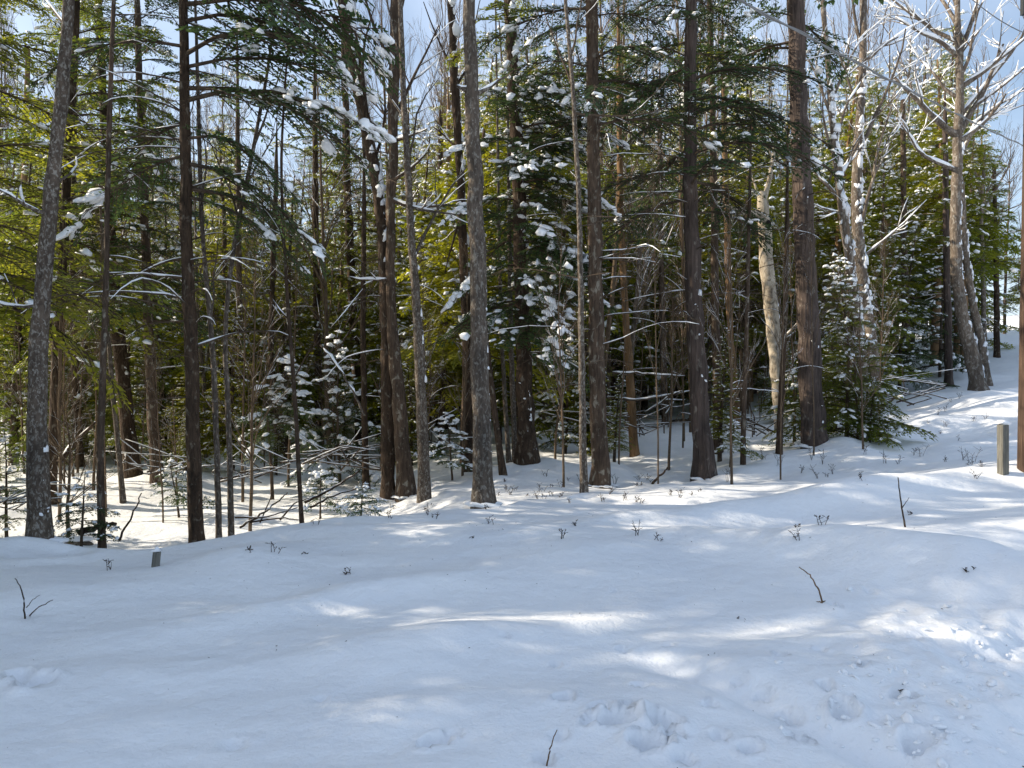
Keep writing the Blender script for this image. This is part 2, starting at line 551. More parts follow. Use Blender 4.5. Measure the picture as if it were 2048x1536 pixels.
# ------------------------------------------------------------------ hemlock boughs
def bough_template(rng, leaf, width, n_sec, twist=.35, sag=.42, wood_sides=4):
    """a flat drooping spray, one unit long, along +x"""
    def axis(t):
        return np.array([t, .05 * sin(t * 3 + ph) * t, .10 * t - sag * t ** 2.1])
    ph = rng.uniform(0, 6)
    B, D, N, Ls, Ws = [], [], [], [], []
    wood = Geo()
    ts = np.linspace(0, 1, 5)
    add_tube(wood, [axis(t) for t in ts], .014 * (1 - ts * .85), wood_sides, False)
    anchors = []
    for t in np.linspace(.16, 1, n_sec):
        for side in (-1, 1):
            if rng.random() < .10:
                continue
            tt = min(1, t + rng.uniform(-.02, .02))
            o = axis(tt)
            ax = axis(min(1.0, tt + .02)) - axis(tt - .02)
            ax /= np.linalg.norm(ax)
            ang = rng.uniform(.75, 1.15) * (1 - .5 * tt)
            d = ax * cos(ang) + np.array([0, side * sin(ang), 0])
            d[2] += rng.uniform(-.22, .10)
            d /= np.linalg.norm(d)
            l2 = (.44 * (1 - tt) ** .75 + .10) * rng.uniform(.6, 1.15)
            m = max(3, int(l2 / (leaf * .49)))
            s = (np.arange(m) + rng.uniform(.2, .8, m)) / m
            pos = o + d * (s * l2)[:, None]
            pos[:, 2] -= .28 * l2 * s ** 2
            if wood_sides > 3 or rng.random() < .4:
                wood.add(*tube_arrays([o, o + d * l2 + [0, 0, -.2 * l2]], [.005, .0015], 3, False))
            nrm = np.cross(d, ax * -side)
            nrm /= np.linalg.norm(nrm) + 1e-9
            if nrm[2] < 0:
                nrm = -nrm
            lat = np.cross(nrm, d)
            for sd in (-1, 1):
                an = rng.uniform(.55, 1.0, m)
                dd = d * np.cos(an)[:, None] + lat * (sd * np.sin(an))[:, None]
                dd[:, 2] += rng.normal(-.10, twist * .6, m)
                dd /= np.linalg.norm(dd, axis=1)[:, None]
                B.append(pos)
                D.append(dd)
                nn = nrm[None] + rng.normal(0, twist, (m, 3))
                N.append(nn)
                Ls.append(leaf * rng.uniform(.6, 1.25, m) * (1 - .35 * s))
                Ws.append(width * rng.uniform(.7, 1.3, m))
            B.append(np.array([o + d * l2 * .92 + [0, 0, -.25 * l2]]))
            D.append(d[None] + [[0, 0, -.3]])
            N.append(nrm[None])
            Ls.append(np.array([leaf]))
            Ws.append(np.array([width]))
            for s_ in (.25, .6, .9):
                anchors.append((o + d * l2 * s_ + [0, 0, -.28 * l2 * s_ ** 2], d, tt))
        anchors.append((axis(t), np.array([1, 0, .1 - 2 * sag * t]), t))
    B, D, N = np.concatenate(B), np.concatenate(D), np.concatenate(N)
    Ls, Ws = np.concatenate(Ls), np.concatenate(Ws)
    D /= np.linalg.norm(D, axis=1)[:, None]
    S = np.cross(D, N)
    S /= np.linalg.norm(S, axis=1)[:, None] + 1e-9
    tip = B + D * Ls[:, None]
    mid = B + D * (Ls * .45)[:, None]
    V = np.stack([B, mid - S * (Ws / 2)[:, None], tip, mid + S * (Ws / 2)[:, None]], 1).reshape(-1, 3)
    return dict(leaf=V, wood_v=np.concatenate(wood.v), wood_q=np.concatenate(wood.q),
                apos=np.array([a[0] for a in anchors]), adir=np.array([a[1] for a in anchors]), at=np.array([a[2] for a in anchors]))


rb = np.random.default_rng(5)
FINE = [bough_template(rb, .052, .0150, 19, sag=rb.uniform(.3, .6)) for _ in range(6)]
MIDB = [bough_template(rb, .070, .022, 15, sag=rb.uniform(.25, .55)) for _ in range(6)]
COARSE = [bough_template(rb, .085, .034, 13, sag=rb.uniform(.2, .5), wood_sides=3) for _ in range(6)]


def turn(v, az, pitch, scale, wide=1.0, roll=0.0):
    w = v * np.array([scale, scale * wide, scale])
    c, s = cos(roll), sin(roll)
    w = np.stack([w[..., 0], w[..., 1] * c - w[..., 2] * s, w[..., 1] * s + w[..., 2] * c], -1)
    c, s = cos(pitch), sin(pitch)
    w = np.stack([w[..., 0] * c - w[..., 2] * s, w[..., 1], w[..., 0] * s + w[..., 2] * c], -1)
    c, s = cos(az), sin(az)
    return np.stack([w[..., 0] * c - w[..., 1] * s, w[..., 0] * s + w[..., 1] * c, w[..., 2]], -1)


def add_bough(gl, gw, gs, tmpl, origin, az, pitch, L, rng, snow=0.0, clump=.09, lumps=LUMPS1, wide=1.0):
    roll = rng.normal(0, .15)
    v = turn(tmpl['leaf'], az, pitch, L, wide, roll) + origin
    gl.add(v, quads=np.arange(len(v)).reshape(-1, 4))
    gw.add(turn(tmpl['wood_v'], az, pitch, L, wide, roll) + origin, quads=tmpl['wood_q'])
    if snow > 0 and gs is not None:
        ap = turn(tmpl['apos'], az, pitch, L, wide, roll) + origin
        ad = turn(tmpl['adir'], az, pitch, 1.0, wide, roll)
        pick = rng.random(len(ap)) < snow * 1.9 * (.35 + tmpl['at'])
        for p, d in zip(ap[pick], ad[pick]):
            s = clump * .50 * rng.uniform(.35, 1.0) ** 1.3 * 1.5 * min(1.2, .55 + L * .3)
            add_lump(gs, p + [0, 0, s * .18], d, s, rng, lumps, rng.uniform(.45, .95), rng.uniform(.8, 1.6))


def crown_geo(pos_at, z0, z1, lowL, topL, n, tmpls, rng, snow=.05, clump=.09, az_bias=None, lumps=LUMPS1, pitch0=.05, bulge=.0, ztop=99):
    gl, gw, gs = Geo(), Geo(), Geo()
    for k in range(n):
        t = (k + rng.random()) / n
        z = z0 + (z1 - z0) * t
        L = (lowL + (topL - lowL) * t + bulge * sin(pi * t)) * rng.uniform(.62, 1.15)
        az = k * 2.39996 + rng.normal(0, .35)
        if az_bias is not None and rng.random() < az_bias[1]:
            az = az_bias[0] + rng.normal(0, .8)
        pitch = pitch0 + .35 * t + rng.normal(0, .12)
        tm_ = tmpls if z < ztop else COARSE
        add_bough(gl, gw, gs, tm_[rng.integers(len(tm_))], pos_at(z), az, pitch, L, rng, snow, clump, lumps, rng.uniform(.8, 1.15))
    return gl, gw, gs


# ------------------------------------------------------------------ bare limbs
def limb_path(start, d, length, rng, n=6, wander=.12, lift=0.0, sag=0.0):
    pts = [np.array(start, float)]
    d = np.array(d, float)
    d /= np.linalg.norm(d)
    for k in range(n):
        d = d + rng.normal(0, wander, 3) + np.array([0, 0, lift - sag * k / n])
        d /= np.linalg.norm(d)
        pts.append(pts[-1] + d * length / n)
    return np.array(pts)


def snow_along(gs, pts, rad, rng, depth=1.0, keep=.9, sides=5):
    """a ridge of snow on the upper side of a limb, broken where it is steep"""
    pts = np.asarray(pts)
    d = np.gradient(pts, axis=0)
    d /= np.linalg.norm(d, axis=1)[:, None] + 1e-9
    flat = np.abs(d[:, 2]) < .86
    run = []
    for k in range(len(pts)):
        if flat[k] and rng.random() < keep:
            run.append(k)
        if run and (k == len(pts) - 1 or run[-1] != k):
            if len(run) > 1:
                r = np.asarray(rad)[run]
                h = np.minimum(depth, 3.2) * (np.minimum(r, .04) * .62 + .0045) * rng.uniform(.45, 1.3, len(run))
                h[0] *= .5
                h[-1] *= .5
                add_tube(gs, pts[run] + np.stack([0 * r, 0 * r, r * .62 + h * .25], 1), h, sides, True)
            run = []


def grow(gw, gs, start, d, length, r0, rng, order, snow=1.0, lift=.05, sides=5, kids=(4, 5, 5), spread=.7, wander=.12, minr=.0022, ratio=.5, keep=.85):
    n = 7 if order > 1 else 4
    pts = limb_path(start, d, length, rng, n, wander, lift)
    rad = np.linspace(r0, max(minr, r0 * .28), n + 1)
    add_tube(gw, pts, rad, max(3, sides), True)
    if gs is not None and snow > 0 and r0 > .004:
        snow_along(gs, pts, rad, rng, snow, keep, 4 if r0 < .012 else 5)
    if order <= 0:
        return
    m = kids[min(order, len(kids)) - 1]
    for k in range(m):
        t = rng.uniform(.22, .98)
        i = min(n - 1, int(t * n))
        fr = t * n - i
        p = pts[i] * (1 - fr) + pts[i + 1] * fr
        dd = pts[i + 1] - pts[i]
        dd /= np.linalg.norm(dd)
        side = rng.normal(0, 1, 3)
        side -= dd * (side @ dd)
        side /= np.linalg.norm(side)
        side[2] *= .7
        a = rng.uniform(.5, 1.0) * spread + .15
        nd = dd * cos(a) + side * sin(a) + np.array([0, 0, .12])
        rr = (r0 + (rad[-1] - r0) * t) * rng.uniform(.42, .68)
        grow(gw, gs, p, nd, length * rng.uniform(.35, .62) * (1.15 - .4 * t) * ratio / .5, max(minr, rr), rng, order - 1, snow, lift, sides - 1, kids, spread, wander, minr, ratio, keep)


def dead_branch(gw, gs, start, az, length, r0, rng, snow=.9, rise=.25, sag=.3, twigs=6):
    """a thin conifer branch without needles: leaves the trunk upward and bows over"""
    d = np.array([cos(az), sin(az), rise])
    n = 8
    pts = limb_path(start, d, length, rng, n, .07, .0, sag * .55)
    rad = np.linspace(r0, .0025, n + 1)
    add_tube(gw, pts, rad, 5, True)
    if gs is not None:
        snow_along(gs, pts, rad, rng, snow, .8)
    for k in range(twigs):
        t = rng.uniform(.25, 1)
        i = min(n - 1, int(t * n))
        p = pts[i]
        dd = pts[i + 1] - pts[i]
        dd /= np.linalg.norm(dd)
        lat = np.array([-dd[1], dd[0], 0]) * rng.choice([-1, 1])
        q = limb_path(p, dd * .8 + lat * .7 + [0, 0, rng.uniform(-.35, .15)], length * rng.uniform(.15, .38), rng, 4, .14, 0, .12)
        add_tube(gw, q, np.linspace(max(.003, r0 * .35), .0018, 5), 3, True)


# ------------------------------------------------------------------ the trees of the front rows, one by one
class Tree:
    def __init__(self, name, label, cat, pts, bark, depth=None, top=None, lean=(0, 0), group=None, sides=14, flare=1.25, base=None, seed=1):
        """pts: (photo x, row, photo width) from the foot upwards"""
        self.rng = np.random.default_rng(seed)
        px, row, w = pts[0]
        if base is None:
            gp = ground_px(px, row)
            if depth is not None:
                gp = at_depth(px, row, depth)
                gp[2] = gz(gp[0], gp[1])
        else:
            gp = np.array([base[0], base[1], gz(*base)])
        self.base = gp
        self.depth = gp[1]
        world, rad = [], []
        for k, (x, r_, w_) in enumerate(pts):
            p = at_depth(x, r_, self.depth) if k else gp.copy()
            world.append(p)
            rad.append(w_ * .90 * cos(math.atan((x - 1024) / F)) / F * self.depth / 2)
        world, rad = np.array(world), np.array(rad)
        world[:, 1] += lean[1] * (world[:, 2] - gp[2])
        if top is not None and top > world[-1][2]:
            d = world[-1] - world[-2]
            d = d / max(.1, d[2]) * .6
            d[2] = 1
            steps = 5
            hh = top - world[-1][2]
            r_end = rad[-1]
            last = world[-1].copy()
            for k in range(1, steps + 1):
                world = np.vstack([world, last + d * hh * k / steps])
                rad = np.append(rad, r_end * (1 - .92 * k / steps))
        # densify and give it a little life
        zs = world[:, 2]
        n = max(14, int((zs[-1] - zs[0]) / .28))
        zz = np.linspace(zs[0], zs[-1], n)
        path = np.stack([np.interp(zz, zs, world[:, 0]), np.interp(zz, zs, world[:, 1]), zz], 1)
        r = np.interp(zz, zs, rad)
        ker = np.array([.25, .5, .25])
        for _ in range(3):
            path[1:-1] = path[:-2] * .25 + path[1:-1] * .5 + path[2:] * .25
        wob = self.rng.normal(0, .12, (n, 2)) * r[:, None]
        path[1:, :2] += wob[1:] * .6
        r = r * (1 + self.rng.normal(0, .03, n))
        h = zz - zz[0]
        r = r * (1 + (flare - 1) * np.exp(-h / .16))
        path = np.vstack([path[0] - [0, 0, .35], path])
        r = np.append(r[0] * 1.1, r)
        self.path, self.r = path, r
        self.empty = empty(name, gp, label, cat, group)
        self.px = px
        gt = Geo()
        v, q, t = tube_arrays(path - gp, r, sides, True, .035, self.rng)
        gt.add(v, q, t)
        self.trunk = gt.build('trunk', bark, self.empty)

    def at(self, z):
        return np.array([np.interp(z, self.path[:, 2], self.path[:, 0]), np.interp(z, self.path[:, 2], self.path[:, 1]), z])

    def rad_at(self, z):
        return float(np.interp(z, self.path[:, 2], self.r))

    def z_of(self, row):
        return CAMZ + (740 - row) / F * self.depth

    def crown(self, z0, z1, lowL, topL, n, tm=FINE, mat=L_SHADED, snow=.05, clump=.09, az_bias=None, lumps=LUMPS1, bulge=0.0, pitch0=.05):
        b = self.base
        gl, gw, gs = crown_geo(lambda z: self.at(z) - b, z0, z1, lowL, topL, n, tm, self.rng, snow, clump, az_bias, lumps, pitch0, bulge, self.z_of(-60))
        c = gl.build('crown', mat, self.empty, False)
        gw.build('twigwork', B_DEAD, c, True, True)
        if gs.n:
            gs.build('crown_snow', SNOWB, c, True, True)

    def bough(self, z, az, L, pitch, snow=.3, clump=.12, tm=None, mat=L_SHADED, wide=1.0, back=0.0, lumps=LUMPS2):
        gl, gw, gs = Geo(), Geo(), Geo()
        tm = tm or FINE[self.rng.integers(len(FINE))]
        o = self.at(z) - self.base
        add_bough(gl, gw, gs, tm, o, az, pitch, L, self.rng, snow, clump, lumps, wide)
        m = gw.build('bough', B_DEAD, self.empty, True, True)
        gl.build('needles', mat, m, False, True)
        if gs.n:
            gs.build('snow_load', SNOWB, m, True, True)

    def dead(self, n, z0, z1, length, r0=.012, snow=.9, az=None, rise=.25, sag=.35, mat=B_DEAD):
        for k in range(n):
            z = self.rng.uniform(z0, z1)
            a = self.rng.uniform(0, 6.28) if az is None or self.rng.random() > .7 else az[self.rng.integers(len(az))] + self.rng.normal(0, .4)
            gw, gs = Geo(), Geo()
            o = self.at(z) - self.base + np.array([cos(a), sin(a), 0]) * self.rad_at(z) * .6
            dead_branch(gw, gs, o, a, length * self.rng.uniform(.5, 1.2), r0 * self.rng.uniform(.7, 1.3), self.rng, snow, rise * self.rng.uniform(-.2, 1.3), sag, 7)
            br = gw.build('branch', mat, self.empty, True, True)
            if gs.n and snow > 0:
                gs.build('branch_snow', SNOWB, br, True, True)

    def limbs(self, specs, mat, snow=1.0, order=2, kids=(4, 5, 5), keep=.85, lift=.05):
        """specs: (row on the trunk, target photo x, row, start width px, depth offset)"""
        for row, tx, tr, w, dy in specs:
            z = self.z_of(row)
            s = self.at(z)
            e = at_depth(tx, tr, self.depth + dy)
            d = e - s
            L = np.linalg.norm(d)
            gw, gs = Geo(), Geo()
            grow(gw, gs, s - self.base, d, L, w / F * self.depth / 2, self.rng, order, snow, lift, 7, kids, .75, .10, .003, .5, keep)
            o = gw.build('limb', mat, self.empty, True, True)
            if gs.n and snow > 0:
                gs.build('limb_snow', SNOWB, o, True, True)

    def patches(self, n, z0, z1, az, size=.05, spread=.5):
        g_ = Geo()
        for k in range(n):
            z = self.rng.uniform(z0, z1)
            a = az + self.rng.normal(0, spread)
            r_ = self.rad_at(z)
            p = self.at(z) - self.base + np.array([cos(a), sin(a), 0]) * r_ * .93
            s = size * self.rng.uniform(.25, 1.25) ** 1.4
            v, f = LUMPS1[self.rng.integers(8)]
            w = v * np.array([s * .30, s * self.rng.uniform(.4, .8), s * self.rng.uniform(.5, 1.6)])
            ca, sa = cos(a), sin(a)
            w = np.stack([w[:, 0] * ca - w[:, 1] * sa, w[:, 0] * sa + w[:, 1] * ca, w[:, 2]], 1)
            g_.add(w + p, tris=f)
        g_.build('bark_snow', SNOWB, self.trunk, True, True)

    def skirt(self, size=.2):
        """snow heaped against the foot of the trunk"""
        g_ = Geo()
        for k in range(9):
            a = k * .7 + self.rng.normal(0, .2)
            r_ = self.rad_at(self.base[2] + .1) * 1.0
            p = np.array([cos(a) * r_, sin(a) * r_, -.02])
            s = size * self.rng.uniform(.4, .8)
            v, f = LUMPS2[self.rng.integers(8)]
            g_.add(v * [s, s, s * .32] + p, tris=f)
        g_.build('foot_snow', SNOWB, self.trunk, True, True)


TR = {}


def tree(key, *a, **k):
    k.setdefault('seed', len(TR) + 11)
    TR[key] = Tree(*a, **k)
    return TR[key]


# --- left part
t = tree('lichen', 'maple_tree', 'curving trunk mottled with pale lichen at the far left of the bank', 'tree',
         [(80, 1100, 54), (74, 900, 50), (72, 720, 45), (84, 600, 40), (100, 420, 36), (120, 250, 34), (131, 100, 28), (138, 0, 26)], B_LICHEN, depth=7.3, top=13)
t.limbs([(430, -20, 405, 10, -.6), (380, 200, 300, 7, .8), (610, -30, 640, 7, .3), (60, 40, -60, 9, .4), (20, 230, -120, 9, .2)], B_LICHEN, 1.6, 1, (4, 4))
t.patches(14, .1, 1.0, -.9, .03)
t.skirt(.17)
t = tree('outer', 'hemlock_tree', 'hemlock just outside the left edge, its boughs hanging into the upper left corner', 'tree',
         [(-90, 1010, 40), (-88, 700, 34), (-86, 400, 28), (-84, 0, 20)], B_DARK, depth=9.5, top=12)
t.crown(2.6, 11.5, 2.1, .7, 80, MIDB, L_MID, .02, .09)
t = tree('wand', 'sapling', 'slim brown sapling between the lichen trunk and the dark spruce', 'tree',
         [(205, 1085, 20), (198, 930, 18), (208, 700, 15), (213, 500, 13), (218, 250, 12), (228, 0, 10)], B_BROWN, depth=8.4, top=9)
t.dead(8, 2.5, 6.5, .9, .008, .8)
t = tree('shade', 'hardwood_tree', 'dark trunk half hidden close behind the lichen trunk', 'tree',
         [(100, 985, 30), (112, 760, 26), (124, 560, 22), (136, 300, 20), (150, 100, 18), (154, 0, 16)], B_DARK, depth=12.5, top=12)
t.dead(10, 2, 6, 1.3, .010, 1)
t.crown(2.8, 11.5, 1.9, .6, 66, MIDB, L_MID, .03, .08)
t = tree('lefthem', 'hemlock_tree', 'thick dark hemlock trunk leaning left, spruce to its right', 'tree',
         [(265, 950, 40), (250, 800, 34), (237, 680, 31), (225, 540, 26), (207, 220, 20), (196, 0, 16)], B_DARK, top=13)
t.dead(14, 1.5, 5, 1.5, .011, 1.0)
t.crown(2.3, 12, 2.1, .7, 72, MIDB, L_MID, .03, .09)
t.patches(12, .2, 1.8, -.6, .05)
t = tree('lefthem2', 'hemlock_tree', 'straight brownish hemlock trunk just left of the dark spruce', 'tree',
         [(314, 965, 30), (304, 800, 27), (297, 650, 23), (290, 450, 20), (280, 200, 16), (274, 0, 14)], B_BROWN, top=13)
t.dead(12, 1.5, 5, 1.4, .010, 1.0)
t.crown(2.5, 12, 1.8, .6, 56, MIDB, L_SHADED, .03, .09)
t = tree('spruce', 'spruce_tree', 'dark straight spruce trunk with long drooping snow-lined branches', 'tree',
         [(395, 1085, 36), (388, 900, 34), (382, 700, 32), (374, 500, 29), (371, 300, 26), (369, 120, 22), (367, 0, 20)], B_DARK, depth=9.0, top=14)
t.dead(26, 1.9, 6.2, 1.5, .013, 1.1, az=[0.1, 3.0, -.4, 3.6], rise=.35, sag=.42)
t.crown(6.6, 13.5, 2.0, .5, 24, MIDB, L_SHADED, .05, .09)
t.bough(4.95, -.12, 2.2, .18, .17, .105, FINE[1], wide=.8)
t.bough(5.35, .15, 2.0, .25, .05, .10, FINE[2], wide=.8)
t.bough(4.5, -.35, 1.7, -.05, .03, .08, FINE[3])
t.bough(5.9, -.25, 2.0, .02, .03, .08, FINE[4])
t.bough(4.3, 2.9, 1.5, -.15, .10, .12, FINE[0])
t.bough(5.6, 3.3, 1.6, .1, .02, .1, FINE[5])
t.bough(3.9, .5, 1.8, -.05, .02, .08, FINE[2])
for z_, az_, L_, pi_ in ((5.1, .3, 2.1, .1), (5.5, -.5, 2.3, .15), (6.1, .05, 2.4, .1), (6.3, -.7, 2.2, .0), (4.2, -.1, 1.9, -.2), (3.8, .0, 1.6, -.25), (6.5, .3, 2.4, .05), (4.7, 2.6, 1.6, -.1)):
    t.bough(z_, az_, L_, pi_, .02, .10, FINE[int(z_ * 10) % 6], wide=1.1)
t = tree('rod', 'sapling', 'thin grey sapling, nearer of the pair right of the dark spruce', 'tree',
         [(438, 1068, 15), (432, 850, 14), (424, 660, 13), (412, 560, 11), (402, 440, 10), (398, 250, 9), (392, 60, 7)], B_GREY, depth=9.3, top=7.5)
t.limbs([(640, 460, 470, 5, .2), (420, 440, 250, 5, -.2)], B_GREY, .9, 1)
t = tree('rod2', 'sapling', 'thin grey sapling forking upwards, farther right of the dark spruce', 'tree',
         [(463, 1065, 14), (458, 850, 13), (447, 660, 11), (462, 520, 10), (490, 380, 9), (520, 230, 8), (540, 120, 6)], B_GREY, depth=9.5, top=7.2)
t.limbs([(440, 430, 240, 5, .2), (300, 590, 60, 5, .1), (380, 600, 200, 4, .2)], B_GREY, .7, 1)
t = tree('rod3', 'sapling', 'very thin dark sapling standing at the edge of the bank left of centre', 'tree',
         [(605, 1048, 11), (596, 900, 10), (588, 760, 9), (576, 620, 8), (566, 450, 7), (560, 300, 6), (572, 160, 5)], B_DARK, depth=9.0, top=6)
t.limbs([(760, 700, 560, 3.5, .2), (520, 520, 330, 3, .2), (640, 500, 560, 3, .1)], B_DARK, .9, 1)
t = tree('prop', 'sapling', 'thin leaning grey sapling crossing behind the slim brown one', 'tree',
         [(246, 988, 13), (236, 880, 12), (224, 780, 11), (214, 640, 10), (204, 480, 8)], B_GREY, depth=12.6, top=5.5)
t = tree('crook', 'sapling', 'crooked dark young tree with snowy bark behind the thin saplings', 'tree',
         [(578, 920, 17), (560, 870, 16), (546, 800, 15), (541, 700, 13), (545, 560, 12), (552, 350, 10)], B_DARK, top=8)
t.patches(10, .2, 2.4, -.4, .04)
t.dead(9, 1.2, 5, 1.2, .009, 1)
t = tree('pole1', 'hemlock_tree', 'dark hemlock trunk left of the smooth grey-brown trunk', 'tree',
         [(722, 890, 24), (712, 720, 21), (702, 560, 19), (694, 360, 17), (690, 150, 14), (686, 0, 12)], B_DARK, top=13)
t.dead(12, 1.4, 5, 1.5, .010, 1)
t.crown(2.3, 8.5, 1.9, 1.4, 56, FINE, L_MID, .035, .10)
t.crown(8.5, 12.8, 1.3, .5, 14, MIDB, L_MID, .03, .1)
t = tree('pole2', 'sapling', 'slender dark stem at the brush pile near the smooth trunk', 'tree',
         [(733, 975, 16), (728, 820, 14), (726, 640, 12), (728, 420, 10)], B_DARK, top=7)
t.dead(8, 1.0, 4, 1.0, .008, 1)
t = tree('pole3', 'sapling', 'slender dark stem hugging the left side of the smooth trunk', 'tree',
         [(781, 968, 11), (776, 820, 10), (768, 640, 9), (764, 480, 8)], B_DARK, top=6.5)
# --- centre
t = tree('smooth', 'maple_tree', 'smooth brown trunk widening downwards, left of the narrow lichen trunk', 'tree',
         [(812, 990, 40), (803, 880, 34), (793, 740, 28), (781, 600, 21), (780, 460, 20), (785, 320, 22), (788, 150, 25), (792, 0, 24)], B_BROWN, top=13)
t.limbs([(250, 880, 60, 9, .4), (150, 700, -40, 9, .3), (60, 840, -120, 8, .2), (285, 850, 275, 8, -.5), (365, 870, 310, 8, -.5), (400, 900, 440, 9, -.4), (560, 700, 565, 7, -.3), (300, 700, 150, 6, .4)], B_BROWN, 1.5, 1, (4, 5))
t.patches(9, 1.6, 4.5, .2, .06)
t.skirt(.14)
t = tree('narrow', 'maple_tree', 'narrow trunk with pale lichen, left neighbour of the broad grey trunk', 'tree',
         [(848, 995, 27), (846, 880, 26), (842, 760, 24), (834, 620, 20), (824, 480, 17), (815, 340, 15), (806, 180, 13), (800, 0, 11)], B_LICHEN, top=12)
t.limbs([(415, 915, 440, 8, -.2), (520, 905, 320, 8, .1), (330, 870, 140, 6, .2), (120, 760, -30, 6, .2), (240, 700, 110, 5, .4)], B_GREY, 1.5, 1, (4, 5))
t.patches(14, 1.4, 4, .2, .06)
t = tree('forked', 'hardwood_tree', 'dark forked trunk plastered with snow, leaning left overhead', 'tree',
         [(776, 930, 30), (774, 760, 30), (772, 600, 29), (768, 470, 28), (752, 350, 27), (734, 265, 27), (716, 170, 26), (698, 80, 27), (686, 0, 26)], B_DARK, depth=12.2, top=13)
t.limbs([(275, 712, -20, 18, .1), (60, 640, -80, 9, .2), (330, 820, 120, 7, .3), (200, 640, 60, 7, .3)], B_DARK, 1.2, 1, (5, 5))
t.patches(80, 3.4, 8, -.4, .12, .5)
t.dead(6, 2, 4, 1.2, .009, 1)
t = tree('broad', 'maple_tree', 'broad grey-brown trunk standing foremost at the centre of the bank', 'tree',
         [(968, 1008, 46), (964, 900, 42), (961, 760, 40), (957, 600, 38), (951, 420, 35), (945, 220, 33), (941, 80, 29), (938, 0, 27)], B_GREY, depth=9.4, top=14)
t.limbs([(195, 1020, 155, 11, .3), (185, 912, 175, 14, -.1), (90, 975, -20, 4, -.2)], B_GREY, 1.3, 0)
t.patches(16, .5, 4, .1, .035, .4)
t.skirt(.15)
t = tree('snake', 'hardwood_tree', 'thin black trunk flecked with snow touching the broad grey trunk', 'tree',
         [(937, 840, 26), (934, 700, 22), (928, 520, 20), (921, 360, 18), (911, 200, 18), (905, 80, 17), (902, 0, 16)], B_DARK, depth=13.5, top=13)
t.limbs([(300, 860, 250, 6, .3), (180, 980, 60, 6, .4), (150, 840, 20, 6, .3), (430, 870, 540, 6, -.2)], B_DARK, 1.3, 1)
t.patches(44, 3, 8.5, -.4, .08, .5)
t = tree('slant', 'dead_tree', 'slanting bare dark stem leaning against the broad grey trunk', 'tree',
         [(1006, 945, 16), (996, 880, 15), (985, 800, 14), (974, 700, 13), (966, 620, 11)], B_DARK, top=4.2, depth=12.0)
t = tree('mound', 'hemlock_tree', 'black snow-flecked hemlock rising from a snow mound, boughs heavily laden', 'tree',
         [(1055, 925, 42), (1051, 820, 39), (1046, 680, 34), (1040, 500, 30), (1034, 300, 28), (1025, 130, 26), (1018, 0, 24)], B_DARK, depth=12.7, top=14, flare=1.4)
t.crown(2.3, 6.6, 1.5, 1.15, 70, MIDB, L_SHADED, .045, .115, (-.75, .55), LUMPS1, pitch0=-.1)
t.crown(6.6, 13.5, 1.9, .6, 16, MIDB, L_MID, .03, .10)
t.dead(10, 1.8, 6.5, 1.3, .011, 1.1)
t.patches(70, 3.5, 8, -.5, .09, .5)
t.patches(34, .3, 1.6, -1.2, .03, .5)
for z_, az_, L_, pi_ in ((2.75, -2.4, 1.1, -.1), (2.95, -1.2, 1.5, 0), (3.5, -2.7, 1.35, -.1), (4.6, -2.6, 1.5, 0), (4.9, -.5, 1.7, 0), (5.6, -2.7, 1.2, .05), (5.8, -.4, 1.8, .1), (6.3, -.9, 1.6, .1), (5.2, -1.5, 1.4, .05), (3.9, -.6, 1.6, -.1)):
    t.bough(z_, az_, L_, pi_, .15, .105, FINE[int(z_ * 10) % 6], wide=.9)
t = tree('pencil', 'sapling', 'slim lichen-flecked stem just left of the dark brown pine', 'tree',
         [(1168, 995, 17), (1165, 850, 16), (1163, 700, 14), (1161, 520, 12), (1158, 400, 11), (1150, 250, 10), (1143, 130, 9), (1130, 0, 8)], B_LICHEN, depth=10.2, top=8)
t.limbs([(230, 1345, 235, 5, .1), (180, 1085, 30, 5, .2), (120, 1180, -30, 5, .2)], B_DEAD, 1.0, 1, (2, 3))
t = tree('dark pine', 'pine_tree', 'dark brown straight pine trunk right of the slim lichen-flecked stem', 'tree',
         [(1200, 968, 42), (1197, 850, 38), (1193, 700, 35), (1190, 500, 32), (1187, 300, 29), (1185, 120, 27), (1184, 0, 26)], B_BROWN, top=15)
t.dead(16, 2.0, 6.5, 1.6, .012, 1.0, az=[0, .4, -.3], rise=.25)
t.crown(5.3, 14, 2.1, .6, 40, FINE, L_SHADED, .03, .10)
t.skirt(.14)
# --- right of centre
t = tree('mast', 'pine_tree', 'straight tall brown pine trunk, left neighbour of the furrowed pine', 'tree',
         [(1408, 953, 47), (1402, 850, 43), (1395, 740, 40), (1388, 600, 36), (1382, 450, 33), (1380, 280, 29), (1381, 120, 26), (1382, 0, 25)], B_PINE, top=15)
t.dead(16, 2.2, 6.0, 1.6, .013, 1.0, az=[3.1, 2.7, -2.6, .2], rise=.1, sag=.25)
t.crown(4.3, 14.5, 2.3, .6, 62, FINE, L_SHADED, .02, .09)
t.patches(9, 1.5, 3.2, -1.2, .05, .8)
t.skirt(.12)
t = tree('furrowed', 'pine_tree', 'thickest trunk, a furrowed reddish pine with a young hemlock behind', 'tree',
         [(1630, 905, 58), (1622, 800, 54), (1617, 660, 51), (1610, 500, 47), (1601, 300, 43), (1595, 140, 40), (1590, 0, 38)], B_PINE, depth=13.6, top=17, sides=18, flare=1.15)
t.dead(9, 3.5, 8.5, 1.8, .013, 1.1, az=[3.1, 2.8, .3])
t.crown(7.2, 16.5, 2.4, .7, 40, MIDB, L_SHADED, .03, .10, (pi, .4))
t.patches(34, .5, 8, -.5, .04, .7)
t.skirt(.24)
